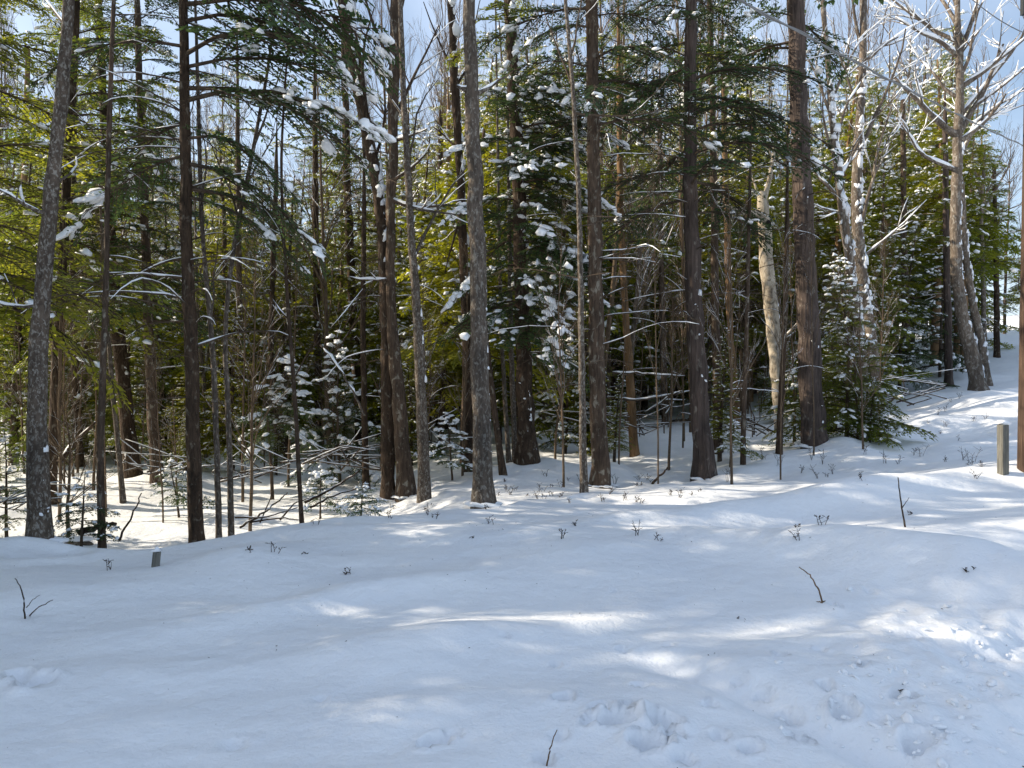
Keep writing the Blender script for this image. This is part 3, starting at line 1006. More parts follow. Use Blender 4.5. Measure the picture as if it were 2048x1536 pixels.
t = tree('snag', 'dead_tree', 'pale barkless snag with a dark hole and broken top', 'tree',
         [(1562, 880, 26), (1556, 760, 29), (1548, 680, 31), (1537, 560, 33), (1529, 460, 30), (1525, 405, 27), (1523, 385, 19)], B_PALE, depth=17.5)
t.limbs([(430, 1455, 415, 16, -.5), (700, 1600, 640, 8, -.3), (410, 1545, 240, 12, .1), (420, 1500, 330, 7, .2)], B_PALE, 1.0, 1, (2, 2))
gk = Geo()
zk = t.z_of(452)
v_, f_ = ICO2
gk.add(v_ * [.075, .05, .105] + (t.at(zk) - t.base) + [.05, -t.rad_at(zk) * .93, 0], tris=f_)
HOLE, nt_, b_ = new_mat('hollow')
b_.inputs['Base Color'].default_value = (.012, .009, .007, 1)
b_.inputs['Roughness'].default_value = 1
gk.build('hole', HOLE, t.empty)
t.patches(18, 1, 4, .2, .07, .4)
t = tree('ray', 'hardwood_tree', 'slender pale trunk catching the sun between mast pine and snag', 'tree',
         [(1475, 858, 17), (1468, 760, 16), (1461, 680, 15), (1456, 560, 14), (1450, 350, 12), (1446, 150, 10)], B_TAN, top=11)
t.dead(10, 1.5, 7, 1.2, .009, .8, mat=B_TWIG)
t = tree('post1', 'hardwood_tree', 'dark slim trunk close behind the right of the mast pine', 'tree',
         [(1436, 905, 21), (1434, 780, 19), (1431, 620, 18), (1428, 420, 16), (1426, 250, 14), (1420, 60, 12)], B_BROWN, top=12)
t.crown(5.5, 11.5, 1.5, .5, 20, MIDB, L_MID, .04, .08)
t.dead(8, 1.6, 6, 1.2, .009, 1)
t = tree('post2', 'sapling', 'thin straight brown sapling midway between mast pine and furrowed pine', 'tree',
         [(1486, 930, 12), (1488, 820, 11), (1492, 700, 10), (1496, 540, 9), (1500, 380, 8)], B_BROWN, top=6.5)
t.dead(7, 1.0, 4.5, .8, .006, .8)
t = tree('post3', 'sapling', 'dark leafless sapling close to the left foot of the furrowed pine', 'tree',
         [(1558, 908, 15), (1562, 800, 14), (1568, 700, 12), (1572, 560, 10), (1574, 420, 9)], B_DARK, top=6.5)
t.dead(8, .9, 4.5, .9, .007, 1)
# --- right side: snowy maples on the rise
t = tree('snowy a', 'maple_tree', 'snow-plastered maple stem, right one of the close pair', 'tree',
         [(1757, 770, 24), (1745, 690, 25), (1730, 600, 25), (1717, 500, 26), (1712, 400, 25), (1717, 280, 21), (1726, 150, 17), (1727, 0, 15)], B_MAPLE, depth=19, top=15)
t.limbs([(300, 1805, 90, 9, .2), (470, 1800, 210, 9, -.6), (130, 1840, 40, 7, .4), (100, 1660, -60, 7, .2), (60, 1770, -120, 8, 0), (220, 1640, 60, 6, .4), (520, 1830, 430, 6, -.6)], B_MAPLE, 1.9, 2, (4, 4, 4), .92)
t.patches(130, 2.4, 9.5, -1.0, .11, .7)
t = tree('snowy b', 'maple_tree', 'snow-plastered maple stem, left one of the close pair', 'tree',
         [(1735, 765, 22), (1722, 680, 22), (1706, 580, 23), (1694, 480, 22), (1678, 360, 20), (1664, 240, 15), (1655, 120, 13), (1645, 0, 11)], B_MAPLE, depth=18.4, top=14)
t.limbs([(400, 1580, 300, 9, .3), (330, 1610, 210, 8, .2), (360, 1725, 230, 9, .3), (250, 1620, 60, 7, .1), (210, 1690, 40, 8, .2), (300, 1690, 120, 7, .4), (430, 1640, 420, 6, -.5)], B_MAPLE, 1.9, 2, (4, 5, 4), .92)
t.patches(120, 2.2, 9, -.9, .11, .7)
t = tree('bent', 'maple_tree', 'large maple with spreading snow-lined limbs, its foot curving out on the slope', 'tree',
         [(1958, 772, 40), (1946, 720, 36), (1930, 660, 32), (1917, 590, 28), (1910, 480, 26), (1913, 340, 24), (1919, 200, 20), (1918, 90, 15), (1914, 0, 12)], B_MAPLE, depth=21.5, top=16, flare=1.35)
t.limbs([(275, 1760, 190, 15, -.4), (275, 2030, 120, 14, .4), (180, 2050, 60, 11, -.4), (345, 1780, 275, 9, -.8), (290, 2048, 205, 12, -.8), (200, 1810, 130, 9, .4),
         (120, 1790, 50, 10, -.3), (110, 2010, -60, 10, .3), (60, 1850, -80, 9, .2), (240, 2060, 0, 10, .5), (160, 1990, 30, 8, -.5), (330, 2040, 150, 11, .9), (220, 1960, -20, 8, .6), (90, 1740, 10, 9, .4)], B_MAPLE, 2.1, 2, (4, 5, 5), .95)
t.patches(90, 1.4, 9, -.3, .10, .4)
t = tree('bent2', 'maple_tree', 'slimmer leaning stem tucked behind the large spreading maple', 'tree',
         [(1975, 735, 22), (1962, 680, 20), (1944, 600, 18), (1930, 500, 15), (1924, 380, 13)], B_MAPLE, depth=23, top=8)
t.patches(60, 1.8, 6, -.3, .10, .4)

# further trunks one can tell apart, deeper in the wood
for key, label, pts, bark, d_ in [
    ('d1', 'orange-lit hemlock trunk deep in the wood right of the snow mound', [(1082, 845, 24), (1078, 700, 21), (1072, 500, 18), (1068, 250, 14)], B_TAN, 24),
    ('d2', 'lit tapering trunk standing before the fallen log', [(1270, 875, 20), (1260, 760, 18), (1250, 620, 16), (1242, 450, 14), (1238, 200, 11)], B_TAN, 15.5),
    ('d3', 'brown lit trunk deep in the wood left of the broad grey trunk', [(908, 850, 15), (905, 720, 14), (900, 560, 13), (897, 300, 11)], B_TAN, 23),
    ('d4', 'thin pale pole trunk just left of the snow mound hemlock', [(1018, 905, 11), (1010, 800, 10), (1003, 690, 9), (998, 480, 8)], B_GREY, 14.5),
    ('d5', 'lichen-ringed thin trunk touching the left of the snow mound hemlock', [(1030, 915, 13), (1026, 800, 12), (1022, 660, 11), (1018, 420, 9)], B_LICHEN, 13.8),
    ('d6', 'reddish straight trunk on the rise left of the large spreading maple', [(1898, 752, 20), (1896, 640, 18), (1893, 480, 16), (1890, 250, 12)], B_PINE, 24),
    ('d7', 'dark trunk at the top of the slope near the utility pole', [(1994, 700, 15), (1993, 600, 14), (1990, 470, 12), (1988, 330, 9)], B_DARK, 33),
    ('d8', 'forked pale little tree on the slope near the utility pole', [(1970, 700, 13), (1966, 560, 11), (1962, 420, 9), (1968, 330, 7)], B_MAPLE, 30),
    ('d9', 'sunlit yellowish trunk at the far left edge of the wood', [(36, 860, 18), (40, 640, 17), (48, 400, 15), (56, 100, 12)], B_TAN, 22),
    ('d10', 'dark trunk in the second row between wand sapling and leaning hemlock', [(160, 900, 20), (150, 760, 18), (145, 520, 16), (150, 200, 13)], B_DARK, 17),
    ('d11', 'brown trunk behind the two thin grey saplings', [(488, 900, 16), (482, 760, 15), (478, 560, 13), (476, 300, 11)], B_BROWN, 18),
    ('d12', 'dark hemlock trunk behind the crooked young tree', [(640, 880, 18), (636, 720, 17), (632, 520, 15), (630, 250, 12)], B_DARK, 20),
    ('d13', 'dark trunk seen through the gap before the broad grey trunk', [(892, 835, 16), (886, 700, 14), (882, 520, 13), (880, 250, 11)], B_DARK, 26),
    ('d14', 'brown hemlock trunk in the shade between both straight pines', [(1330, 850, 15), (1326, 700, 14), (1322, 520, 13), (1320, 250, 11)], B_BROWN, 22),
    ('d15', 'dark trunk low in the hemlock shade left of the large spreading maple', [(1815, 750, 18), (1812, 640, 17), (1808, 480, 15), (1806, 200, 11)], B_BROWN, 26),
]:
    t = tree(key, 'hardwood_tree' if bark in (B_GREY, B_MAPLE, B_LICHEN) else 'hemlock_tree', label, 'tree', pts, bark, depth=d_, top=11 if bark is not B_LICHEN else 8, sides=10)
    t.dead(8, 1.5 + max(0, t.base[2]), 7, 1.3, .010, .9, mat=B_TWIG)
    if bark in (B_TAN, B_DARK, B_BROWN, B_PINE):
        t.crown(4.2 + max(0, t.base[2]), 10.6, 1.6, .5, 26, MIDB, L_MID, .05, .09)
    elif bark is B_MAPLE:
        t.limbs([(430, 2040, 300, 7, 0), (470, 1990, 300, 6, .5), (400, 1930, 250, 6, .3)], B_MAPLE, 1.8, 1)


for key, n_, z0_, z1_ in [('spruce', 16, 1.0, 6.5), ('lefthem', 10, 1.0, 6), ('lefthem2', 10, 1.0, 6), ('pole1', 10, 1.0, 6), ('mound', 10, 1.2, 6), ('dark pine', 14, 1.6, 6.8), ('mast', 14, 1.8, 6.5), ('pencil', 8, 1.2, 5),
                          ('forked', 8, 1.5, 6), ('smooth', 8, 1.4, 6), ('shade', 8, 1, 6), ('wand', 6, 1, 5), ('crook', 8, .8, 5), ('furrowed', 6, 2.5, 8)]:
    TR[key].dead(n_, z0_, z1_, 1.35, .007, 0, rise=.2, sag=.35)
# young hemlocks near the ground
def young(name, label, px, row, depth, h, L, n, snow, clump, seed, mat=L_SHADED, tm=FINE, z0=.25, lumps=LUMPS1, bow=None):
    p = at_depth(px, row, depth)
    base = np.array([p[0], p[1], gz(p[0], p[1])])
    rng = np.random.default_rng(seed)
    e = empty(name, base, label, 'tree' if h > 1.4 else 'sapling')
    gt = Geo()
    pth = limb_path([0, 0, -.1], [0, 0, 1], h + .1, rng, 8, .03)
    add_tube(gt, pth, np.linspace(.012 + h * .009, .004, 9), 7)
    gt.build('trunk', B_DEAD, e)
    tm = COARSE if L < .7 else MIDB
    if bow is not None:
        s_ = np.linspace(0, 1, 9)
        pth[:, 0] += bow * s_ ** 2
    gl, gw, gs = crown_geo(lambda z: np.array([np.interp(z, pth[:, 2], pth[:, 0]), np.interp(z, pth[:, 2], pth[:, 1]), z]), z0, h * .97, L, L * .12, n, tm, rng, snow, clump, None, lumps)
    c = gl.build('crown', mat, e, False)
    gw.build('twigwork', B_DEAD, c, True, True)
    if gs.n:
        gs.build('crown_snow', SNOWB, c, True, True)


young('hemlock_tree', 'young green hemlock hugging the right side of the furrowed pine', 1692, 912, 14.3, 3.7, 1.3, 110, .03, .09, 301, L_MID, FINE, .15)
young('hemlock_tree', 'young snowy hemlock left behind the furrowed pine', 1588, 895, 15.4, 2.0, .8, 30, .03, .10, 302, L_MID)
young('hemlock_tree', 'bowed young hemlock under a thick sheet of snow behind thin saplings', 545, 930, 13.5, 2.7, 1.0, 34, .045, .13, 303, L_SHADED, FINE, 1.2, LUMPS2, .6)
young('hemlock_tree', 'snow-dusted young hemlock between the smooth trunk and thin dark sapling', 680, 900, 15, 3.2, 1.1, 40, .07, .12, 304)
young('hemlock_tree', 'pale snow-dusted young hemlock between slim stem and mound hemlock', 1130, 860, 16.5, 3.0, 1.0, 42, .10, .10, 305, L_MID)
young('hemlock_tree', 'small hemlock in front of the wood left of the narrow lichen trunk', 905, 930, 12.5, 1.15, .6, 26, .10, .08, 306)
young('hemlock_tree', 'little hemlock on the bank in front of the smooth trunk', 722, 1045, 9.2, .55, .42, 20, .05, .05, 307)
young('hemlock_tree', 'little hemlock beside the foot of the lichen trunk', 160, 1040, 8.3, 1.0, .5, 20, .04, .05, 308)
young('hemlock_tree', 'bushy low hemlock against the foot of the dark spruce', 358, 1000, 11.5, .95, .6, 28, .04, .06, 309)
young('hemlock_tree', 'low hemlock at the left edge behind the lichen trunk', 12, 1010, 10, 1.5, .8, 26, .04, .07, 310)
young('hemlock_tree', 'tiny hemlock between the mast pine and sapling', 1460, 915, 12.6, .8, .5, 20, .05, .06, 311, L_MID)
young('hemlock_tree', 'tiny hemlock behind thin dark sapling at the brush pile', 640, 965, 11.5, .8, .5, 20, .10, .08, 312)
young('hemlock_tree', 'shaded hemlock filling the dark gap below the snowy maple pair', 1800, 740, 24, 5.5, 1.8, 50, .05, .11, 313, L_SHADED, MIDB)
young('hemlock_tree', 'shaded hemlock behind the bent foot of the large maple', 1880, 730, 26, 5.0, 1.6, 46, .05, .11, 314, L_SHADED, MIDB)

# ------------------------------------------------------------------ the wood behind: repeated trees
def hemlock_proto(seed, H=10.0, base=.22, low=2.2, n=105, mat=L_SUNLIT, snow=.05, tm=COARSE, dead=10, bark=B_BROWN):
    rng = np.random.default_rng(seed)
    parts = {}
    pth = limb_path([0, 0, -.4], [0, 0, 1], H + .4, rng, 10, .02)
    gt = Geo()
    add_tube(gt, pth, np.linspace(.16, .02, 11), 9)
    parts['trunk'] = gt.mesh('trunk', bark)
    pos = lambda z: np.array([np.interp(z, pth[:, 2], pth[:, 0]), np.interp(z, pth[:, 2], pth[:, 1]), z])
    gl, gw, gs = crown_geo(pos, base * H, H * .98, low, low * .16, n, tm, rng, snow * .62, .12)
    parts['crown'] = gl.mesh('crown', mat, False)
    parts['twigwork'] = gw.mesh('twigwork', B_DEAD)
    if gs.n:
        parts['crown_snow'] = gs.mesh('crown_snow', SNOWB)
    g1, g2 = Geo(), Geo()
    for k in range(dead):
        z = rng.uniform(.1, base + .12) * H
        dead_branch(g1, g2, pos(z), rng.uniform(0, 6.28), rng.uniform(.7, 1.7), .014, rng, 1.3)
    parts['dead_branchwork'] = g1.mesh('dead_branchwork', B_DEAD)
    if g2.n:
        parts['branch_snow'] = g2.mesh('branch_snow', SNOWB)
    return parts


def bare_proto(seed, H=10.0, snow=1.2, mat=B_TWIG):
    rng = np.random.default_rng(seed)
    pth = limb_path([0, 0, -.4], [0, 0, 1], H + .4, rng, 12, .05)
    gt, gw, gs = Geo(), Geo(), Geo()
    rad = np.linspace(.11, .012, 13)
    add_tube(gt, pth, rad, 8)
    for k in range(22):
        f = rng.uniform(.22, .98)
        z = f * H
        i = min(11, int((z + .4) / (H + .4) * 12))
        a = k * 2.4 + rng.normal(0, .4)
        d = np.array([cos(a), sin(a), rng.uniform(.55, 1.5)])
        L = (1.15 - f) * 3.4 * rng.uniform(.6, 1.1) + .5
        grow(gw, gs, pth[i], d, L, rad[i] * .42 + .004, rng, 2, snow, .05, 5, (4, 5), .65, .10, .0035)
    return {'trunk': gt.mesh('trunk', mat), 'branchwork': gw.mesh('branchwork', mat), 'branch_snow': gs.mesh('branch_snow', SNOWB)}


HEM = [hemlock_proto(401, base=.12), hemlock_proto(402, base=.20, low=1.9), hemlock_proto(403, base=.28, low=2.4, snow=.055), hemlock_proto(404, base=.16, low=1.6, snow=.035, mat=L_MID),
       hemlock_proto(405, base=.34, low=2.0, n=85, mat=L_SUNLIT, bark=B_TAN), hemlock_proto(406, base=.07, low=2.3, n=115, mat=L_MID, snow=.05)]
BARE = [bare_proto(501, snow=.6), bare_proto(502, snow=.4), bare_proto(503, snow=1.0, mat=B_MAPLE), bare_proto(504, snow=.5, mat=B_GREY)]
SUBPART = {'twigwork': 'crown', 'crown_snow': 'crown', 'branch_snow': ('dead_branchwork', 'branchwork')}


def put_tree(name, parts, x, y, sc, sxy, rz, label, group):
    e = empty(name, (x, y, gz(x, y)), label, 'tree', group)
    e.rotation_euler = (0, 0, rz)
    e.scale = (sxy, sxy, sc)
    made = {}
    for pn, me in parts.items():
        if pn in SUBPART:
            continue
        made[pn] = link(pn, me, e, pn not in ('trunk', 'crown'))
    for pn, me in parts.items():
        if pn in SUBPART:
            own = SUBPART[pn]
            own = [own] if isinstance(own, str) else own
            par = next(made[o_] for o_ in own if o_ in made)
            link(pn, me, par, True)
    return e


SKYLINE = [(-200, 150), (0, 160), (130, 210), (250, 240), (450, 260), (600, 320), (740, 260), (840, 130), (950, 90), (1050, 60), (1150, 90), (1300, 60), (1480, 60), (1600, 140), (1680, 130), (1760, 80), (1830, 10), (1900, 60), (1955, 260), (2048, 420), (2300, 300)]
SKX, SKR = zip(*SKYLINE)
LAND = sorted([(25, 'picture edge'), (80, 'lichen trunk'), (395, 'dark spruce'), (265, 'leaning hemlock'), (500, 'grey sapling pair'), (605, 'thin dark sapling'), (700, 'left-centre hemlock'), (1310, 'fallen log'), (1540, 'pale snag'), (1830, 'shaded hemlock'), (812, 'smooth trunk'), (968, 'broad grey trunk'), (1055, 'mound hemlock'),
               (1200, 'dark pine'), (1408, 'mast pine'), (1630, 'furrowed pine'), (1740, 'snowy maple pair'), (1935, 'spreading maple'), (2044, 'utility pole')])
rf = np.random.default_rng(77)
plan = []
for k in range(215):
    for tries in range(40):
        d = 15 + 42 * rf.random() ** .9
        px = rf.uniform(-160, 2200)
        x = (px - 1024) / F * d
        if px > 1765 and d < 27:
            continue
        if px > 1940 and d < 50:
            continue
        if px < 760 and d < 16.5:
            continue
        if px > 1120 and d < 21.5 or px < -70:
            continue
        if any((x - q[0]) ** 2 + (d - q[1]) ** 2 < (1.3 + d * .018) ** 2 for q in plan):
            continue
        if any((x - q.base[0]) ** 2 + (d - q.base[1]) ** 2 < 1.0 for q in TR.values()):
            continue
        plan.append((x, d, px, 'hem'))
        break
for k in range(80):
    for tries in range(40):
        d = 18 + 34 * rf.random()
        px = rf.uniform(-160, 2200)
        x = (px - 1024) / F * d
        if px > 1765 and d < 27:
            continue
        if px > 1940 and d < 46 or px < -70 or (1490 < px < 1590 and d < 19):
            continue
        if any((x - q[0]) ** 2 + (d - q[1]) ** 2 < 1.1 for q in plan):
            continue
        plan.append((x, d, px, 'bare'))
        break
placed = []
for x, d, px, kind in plan:
    row = np.interp(px, SKX, SKR)
    z = gz(x, d)
    hmax = CAMZ + (740 - row) / F * d - z
    if kind == 'hem':
        h = max(3.2, hmax * rf.uniform(.62, 1.06))
        placed.append((px, 'hemlock_tree', HEM[rf.integers(6)], x, d, h / 10, np.clip(h / 10, .55, 1.15) * rf.uniform(.85, 1.15)))
    else:
        h = max(5, hmax * rf.uniform(.9, 1.45))
        placed.append((px, 'hardwood_tree', BARE[rf.integers(4)], x, d, h / 10, np.clip(h / 10, .6, 1.1) * rf.uniform(.6, .95)))
for k in range(46):
    for tries in range(40):
        d = 13.5 + 16 * rf.random()
        px = rf.uniform(-60, 1760)
        x = (px - 1024) / F * d
        if 1500 < px < 1580 and d < 18:
            continue
        if any((x - q[0]) ** 2 + (d - q[1]) ** 2 < .8 for q in plan) or any((x - q.base[0]) ** 2 + (d - q.base[1]) ** 2 < .5 for q in TR.values()):
            continue
        plan.append((x, d, px, 'under'))
        h = rf.uniform(1.2, 4.2)
        placed.append((px, 'hemlock_sapling', HEM[[0, 3, 5][rf.integers(3)]], x, d, h / 10, h / 10 * rf.uniform(1.0, 1.5)))
        break
for k in range(85):
    for tries in range(40):
        d = 9.8 + 15 * rf.random()
        px = rf.uniform(-20, 1760)
        x = (px - 1024) / F * d
        if d < 11 and px > 560:
            continue
        if any((x - q[0]) ** 2 + (d - q[1]) ** 2 < .35 for q in plan) or any((x - q.base[0]) ** 2 + (d - q.base[1]) ** 2 < .3 for q in TR.values()):
            continue
        plan.append((x, d, px, 'thin'))
        h = rf.uniform(1.6, 5.5)
        placed.append((px, 'bare_sapling', BARE[rf.integers(2)], x, d, h / 10, rf.uniform(.12, .26)))
        break
ORD = ['first', 'second', 'third', 'fourth', 'fifth', 'sixth', 'seventh', 'eighth', 'ninth', 'tenth', 'eleventh', 'twelfth', 'thirteenth', 'fourteenth', 'fifteenth', 'sixteenth', 'seventeenth', 'eighteenth', 'nineteenth', 'twentieth', 'twenty-first', 'twenty-second', 'twenty-third', 'twenty-fourth', 'twenty-fifth']
placed.sort(key=lambda q: q[0])
count = {}
for px, nm, parts, x, d, s, sxy in placed:
    w, grp = {'hemlock_tree': ('snow-flecked hemlock', 'hemlocks of the wood behind'), 'hardwood_tree': ('bare hardwood', 'bare hardwoods of the wood behind'),
              'hemlock_sapling': ('low hemlock sapling', 'low hemlocks on the forest floor'), 'bare_sapling': ('wispy bare sapling', 'wispy bare saplings')}[nm]
    if px < 25:
        lab = f'background {w} beyond the left picture edge'
    elif px > 2044:
        lab = f'background {w} beyond the utility pole'
    else:
        a = [l for l in LAND if l[0] <= px][-1][1]
        b = [l for l in LAND if l[0] > px][0][1]
        k = count.get((nm, a), 0)
        count[(nm, a)] = k + 1
        lab = f'{ORD[min(k, 24)]} background {w} from the left between {a} and {b}'
    put_tree(nm, parts, x, d, s, sxy, rf.uniform(0, 6.28), lab, grp)

# the wood goes on to the left of the picture, along the road: it shades the bank
ro = np.random.default_rng(31)
side = []
SH = (SUN_DIR.x / math.hypot(SUN_DIR.x, SUN_DIR.y), SUN_DIR.y / math.hypot(SUN_DIR.x, SUN_DIR.y))
GAPS = [(-1.6, 5.3, .4), (-.8, 4.0, .5)]
NSIDE = 22
for k in range(NSIDE):
    for tries in range(60):
        x = -ro.uniform(7.5, 32)
        y = ro.uniform(3.0, 8.5)
        if y > (-x - 1.8) * 1.3:
            continue
        if any((x - q[0]) ** 2 + (y - q[1]) ** 2 < 3.4 for q in side):
            continue
        side.append((x, y))
        break
side = [q for q in side if not any(abs((q[0] - gx_) * SH[1] - (q[1] - gy_) * SH[0]) < w_ for gx_, gy_, w_ in GAPS)]
for x, y in side:
    h = ro.uniform(10.5, 14.5)
    put_tree('hemlock_tree', HEM[ro.integers(6)], x, y, h / 10, ro.uniform(1.0, 1.35), ro.uniform(0, 6.28), 'roadside hemlock beyond the left picture edge, shading the bank', 'roadside hemlocks out of the picture')

for x, y, h in ((-12, 5.7, 11), (-10, 4.9, 9), (-14.5, 6.6, 12), (-11, 6.4, 9), (-17, 5.6, 12)):  # bare trees added out of view to split the sun patch into streaks
    put_tree('hardwood_tree', BARE[ro.integers(4)], x, y, h / 10, 1.1, ro.uniform(0, 6.28), 'unseen bare hardwood added beyond the left picture edge to break up sunlight', 'unseen hardwoods added to break up sunlight')

# ------------------------------------------------------------------ fallen wood, posts, weeds, pole and wires
rw = np.random.default_rng(91)


def stick_thing(name, label, cat, segs, mat, depth=None, snow=0.0, group=None, sides=6):
    """segs: list of (photo polyline with row of its lowest ground touch, width px); all at one depth"""
    x0, r0 = segs[0][0][0]
    b = ground_px(x0, r0) if depth is None else at_depth(x0, r0, depth)
    e = empty(name, b, label, cat, group)
    for poly, w in segs:
        pts = np.array([at_depth(x, r_, b[1] + rw.normal(0, .08)) for x, r_ in poly]) - b
        n = max(5, len(pts) * 4)
        s = np.linspace(0, len(pts) - 1, n)
        pts = np.stack([np.interp(s, np.arange(len(pts)), pts[:, i]) for i in range(3)], 1)
        pts[1:-1] += rw.normal(0, .012, (n - 2, 3)) * min(1, w / 6) * (.3 if w < 5 else .8)
        rad = np.linspace(w, w * .45, n) / F * b[1] / 2
        g1 = Geo()
        add_tube(g1, pts, rad, sides)
        o = g1.build('stick' if cat != 'log' else 'log_wood', mat, e)
        if snow:
            g2 = Geo()
            snow_along(g2, pts, rad, rw, snow, .95)
            if g2.n:
                g2.build('stick_snow', SNOWB, o, True, True)
    return e


stick_thing('fallen_log', 'curved orange-brown fallen log half under snow behind the dark pine', 'log', [([(1212, 838), (1240, 828), (1275, 830), (1310, 843), (1370, 842)], 20)], B_TAN, None, .8, sides=9)
stick_thing('fallen_log', 'dark fallen log end under snow right of the mast pine gap', 'log', [([(1340, 846), (1368, 842), (1385, 838)], 13)], B_BROWN, None, .9, sides=8)
stick_thing('fallen_branch', 'long grey fallen branch with snow on top above the curved log', 'branch', [([(1215, 795), (1270, 800), (1330, 792), (1365, 782)], 6), ([(1225, 745), (1290, 748), (1370, 752)], 5)], B_DEAD, 14.5, 1.2)
stick_thing('leaning_log', 'snow-topped log leaning up to the right behind the lichen trunk', 'log', [([(118, 925), (150, 885), (190, 845)], 11)], B_DARK, 12.0, 1.0, sides=8)
stick_thing('fallen_log', 'dark log lying between slim brown sapling and lichen trunk', 'log', [([(160, 1068), (195, 1052), (232, 1048)], 14)], B_DARK, 8.3, .4, sides=8)
stick_thing('upright_stick', 'bare stick poking up from the bank left of the dark spruce', 'stick', [([(238, 1082), (262, 1035), (283, 986)], 5)], B_DARK, 8.0)
stick_thing('fallen_branch', 'short dark branch lying on snow below the mast pine', 'stick', [([(1433, 991), (1450, 1000), (1474, 1012)], 4.5)], B_DARK)
stick_thing('fallen_branch', 'dark broken branch slanting up left of the mast pine foot', 'stick', [([(1305, 968), (1320, 950), (1335, 934)], 6)], B_DARK)
stick_thing('brush_pile', 'tangle of dark bare branches between thin saplings on the forest edge', 'brush',
            [([(480, 1055), (520, 1030), (560, 1000), (575, 985)], 5), ([(500, 1045), (560, 1035), (600, 1040)], 4), ([(470, 1035), (530, 1035), (595, 1015)], 4),
             ([(610, 1005), (650, 985), (700, 955), (720, 940)], 6), ([(620, 1015), (670, 990), (720, 975)], 5), ([(520, 1045), (540, 1000), (545, 975)], 3), ([(560, 1040), (590, 1005), (640, 990)], 4)], B_DARK, 9.4, .5)
stick_thing('fallen_branch', 'dark horizontal branch resting above snow behind the brush', 'branch', [([(480, 945), (540, 935), (620, 942)], 4), ([(560, 925), (640, 915), (690, 905)], 4)], B_DARK, 13, .8)
stick_thing('snowy_branch', 'long snowy branch slanting down to the smooth trunk from the left', 'branch', [([(728, 830), (700, 770), (668, 720), (640, 690)], 5)], B_GREY, 10.5, 1.5)
stick_thing('fallen_branch', 'tangled dead branches beyond the curved log', 'brush', [([(1310, 815), (1340, 790), (1390, 780)], 4), ([(1290, 825), (1330, 800), (1370, 800)], 4), ([(1330, 830), (1350, 800), (1365, 770)], 3), ([(1300, 805), (1350, 815), (1395, 805)], 3)], B_DEAD, 17, 1.2)
stick_thing('forked_twig', 'forked bare twig standing in the snow at the lower left', 'twig', [([(50, 1243), (48, 1205), (42, 1175), (30, 1157)], 3.5), ([(50, 1240), (75, 1215), (106, 1200)], 3), ([(53, 1215), (65, 1200), (80, 1190)], 2)], B_BROWN)
stick_thing('weed_stalk', 'arching brown weed stalk with withered leaf at its foot, right foreground', 'weed', [([(1645, 1206), (1635, 1175), (1620, 1150), (1598, 1134)], 4), ([(1645, 1204), (1660, 1200), (1672, 1202)], 3.5), ([(1645, 1205), (1633, 1203)], 3)], B_TAN)
stick_thing('weed_stalk', 'single upright stalk at the bottom edge of the picture', 'weed', [([(1093, 1540), (1100, 1500), (1114, 1460)], 4)], B_TAN)
stick_thing('weed_stalk', 'tall thin bare stem on the sunlit mound below the young hemlock', 'weed', [([(1811, 1058), (1803, 1010), (1796, 955)], 4), ([(1805, 1015), (1818, 995)], 2)], B_DARK)


for lab, x0, r0, dep, nst, wid in [('bare twig tangle behind the lichen trunk foot', 30, 1010, 9.5, 9, 110), ('bare twig tangle before the leaning hemlock', 300, 940, 13, 9, 120),
                             ('bare twig tangle under the left-centre hemlock', 690, 930, 12.5, 10, 120), ('bare twig tangle between narrow trunk and broad grey trunk', 890, 905, 13, 8, 80),
                             ('bare twig tangle beside the dark pine', 1270, 860, 15.5, 11, 130), ('bare twig tangle under the pale snag', 1520, 860, 16, 10, 110),
                             ('bare twig tangle on the slope below the snowy maple pair', 1800, 800, 18.5, 9, 120), ('bare twig tangle behind the grey sapling pair', 480, 960, 12, 9, 120)]:
    stick_thing('brush_tangle', lab, 'brush', [([(x0 + rw.normal(0, wid * .35), r0 + rw.uniform(-5, 12)), (x0 + rw.normal(0, wid * .5), r0 - rw.uniform(5, 45)), (x0 + rw.normal(0, wid * .6), r0 - rw.uniform(5, 90))], rw.uniform(2, 4.2)) for k in range(nst)], B_DEAD, dep, .8, sides=4)


def weed(label, px, row, hpx, seed, group=None, n=3, leafy=True):
    rng = np.random.default_rng(seed)
    b = ground_px(px, row)
    s = b[1] / F
    e = empty('weed_stalk', b, label, 'weed', group)
    g1 = Geo()
    for k in range(n):
        a = rng.uniform(0, 6.28)
        h = hpx * s * rng.uniform(.55, 1.1)
        p = limb_path([rng.normal(0, .02), rng.normal(0, .02), -.02], [cos(a) * .35, sin(a) * .35, 1], h, rng, 5, .12)
        add_tube(g1, p, np.linspace(.0035, .0018, 6), 4)
        for j in range(3):
            i = rng.integers(2, 5)
            q = limb_path(p[i], [cos(a + j * 2), sin(a + j * 2), .6], h * .3, rng, 3, .15)
            add_tube(g1, q, np.linspace(.0022, .0014, 4), 3)
            if leafy:
                add_lump(g1, q[-1], q[-1] - q[-2], .0055 * rng.uniform(.5, 1.5), rng, LUMPS1, .5, 2.4)
    g1.build('stems', B_DARK, e, True, True)


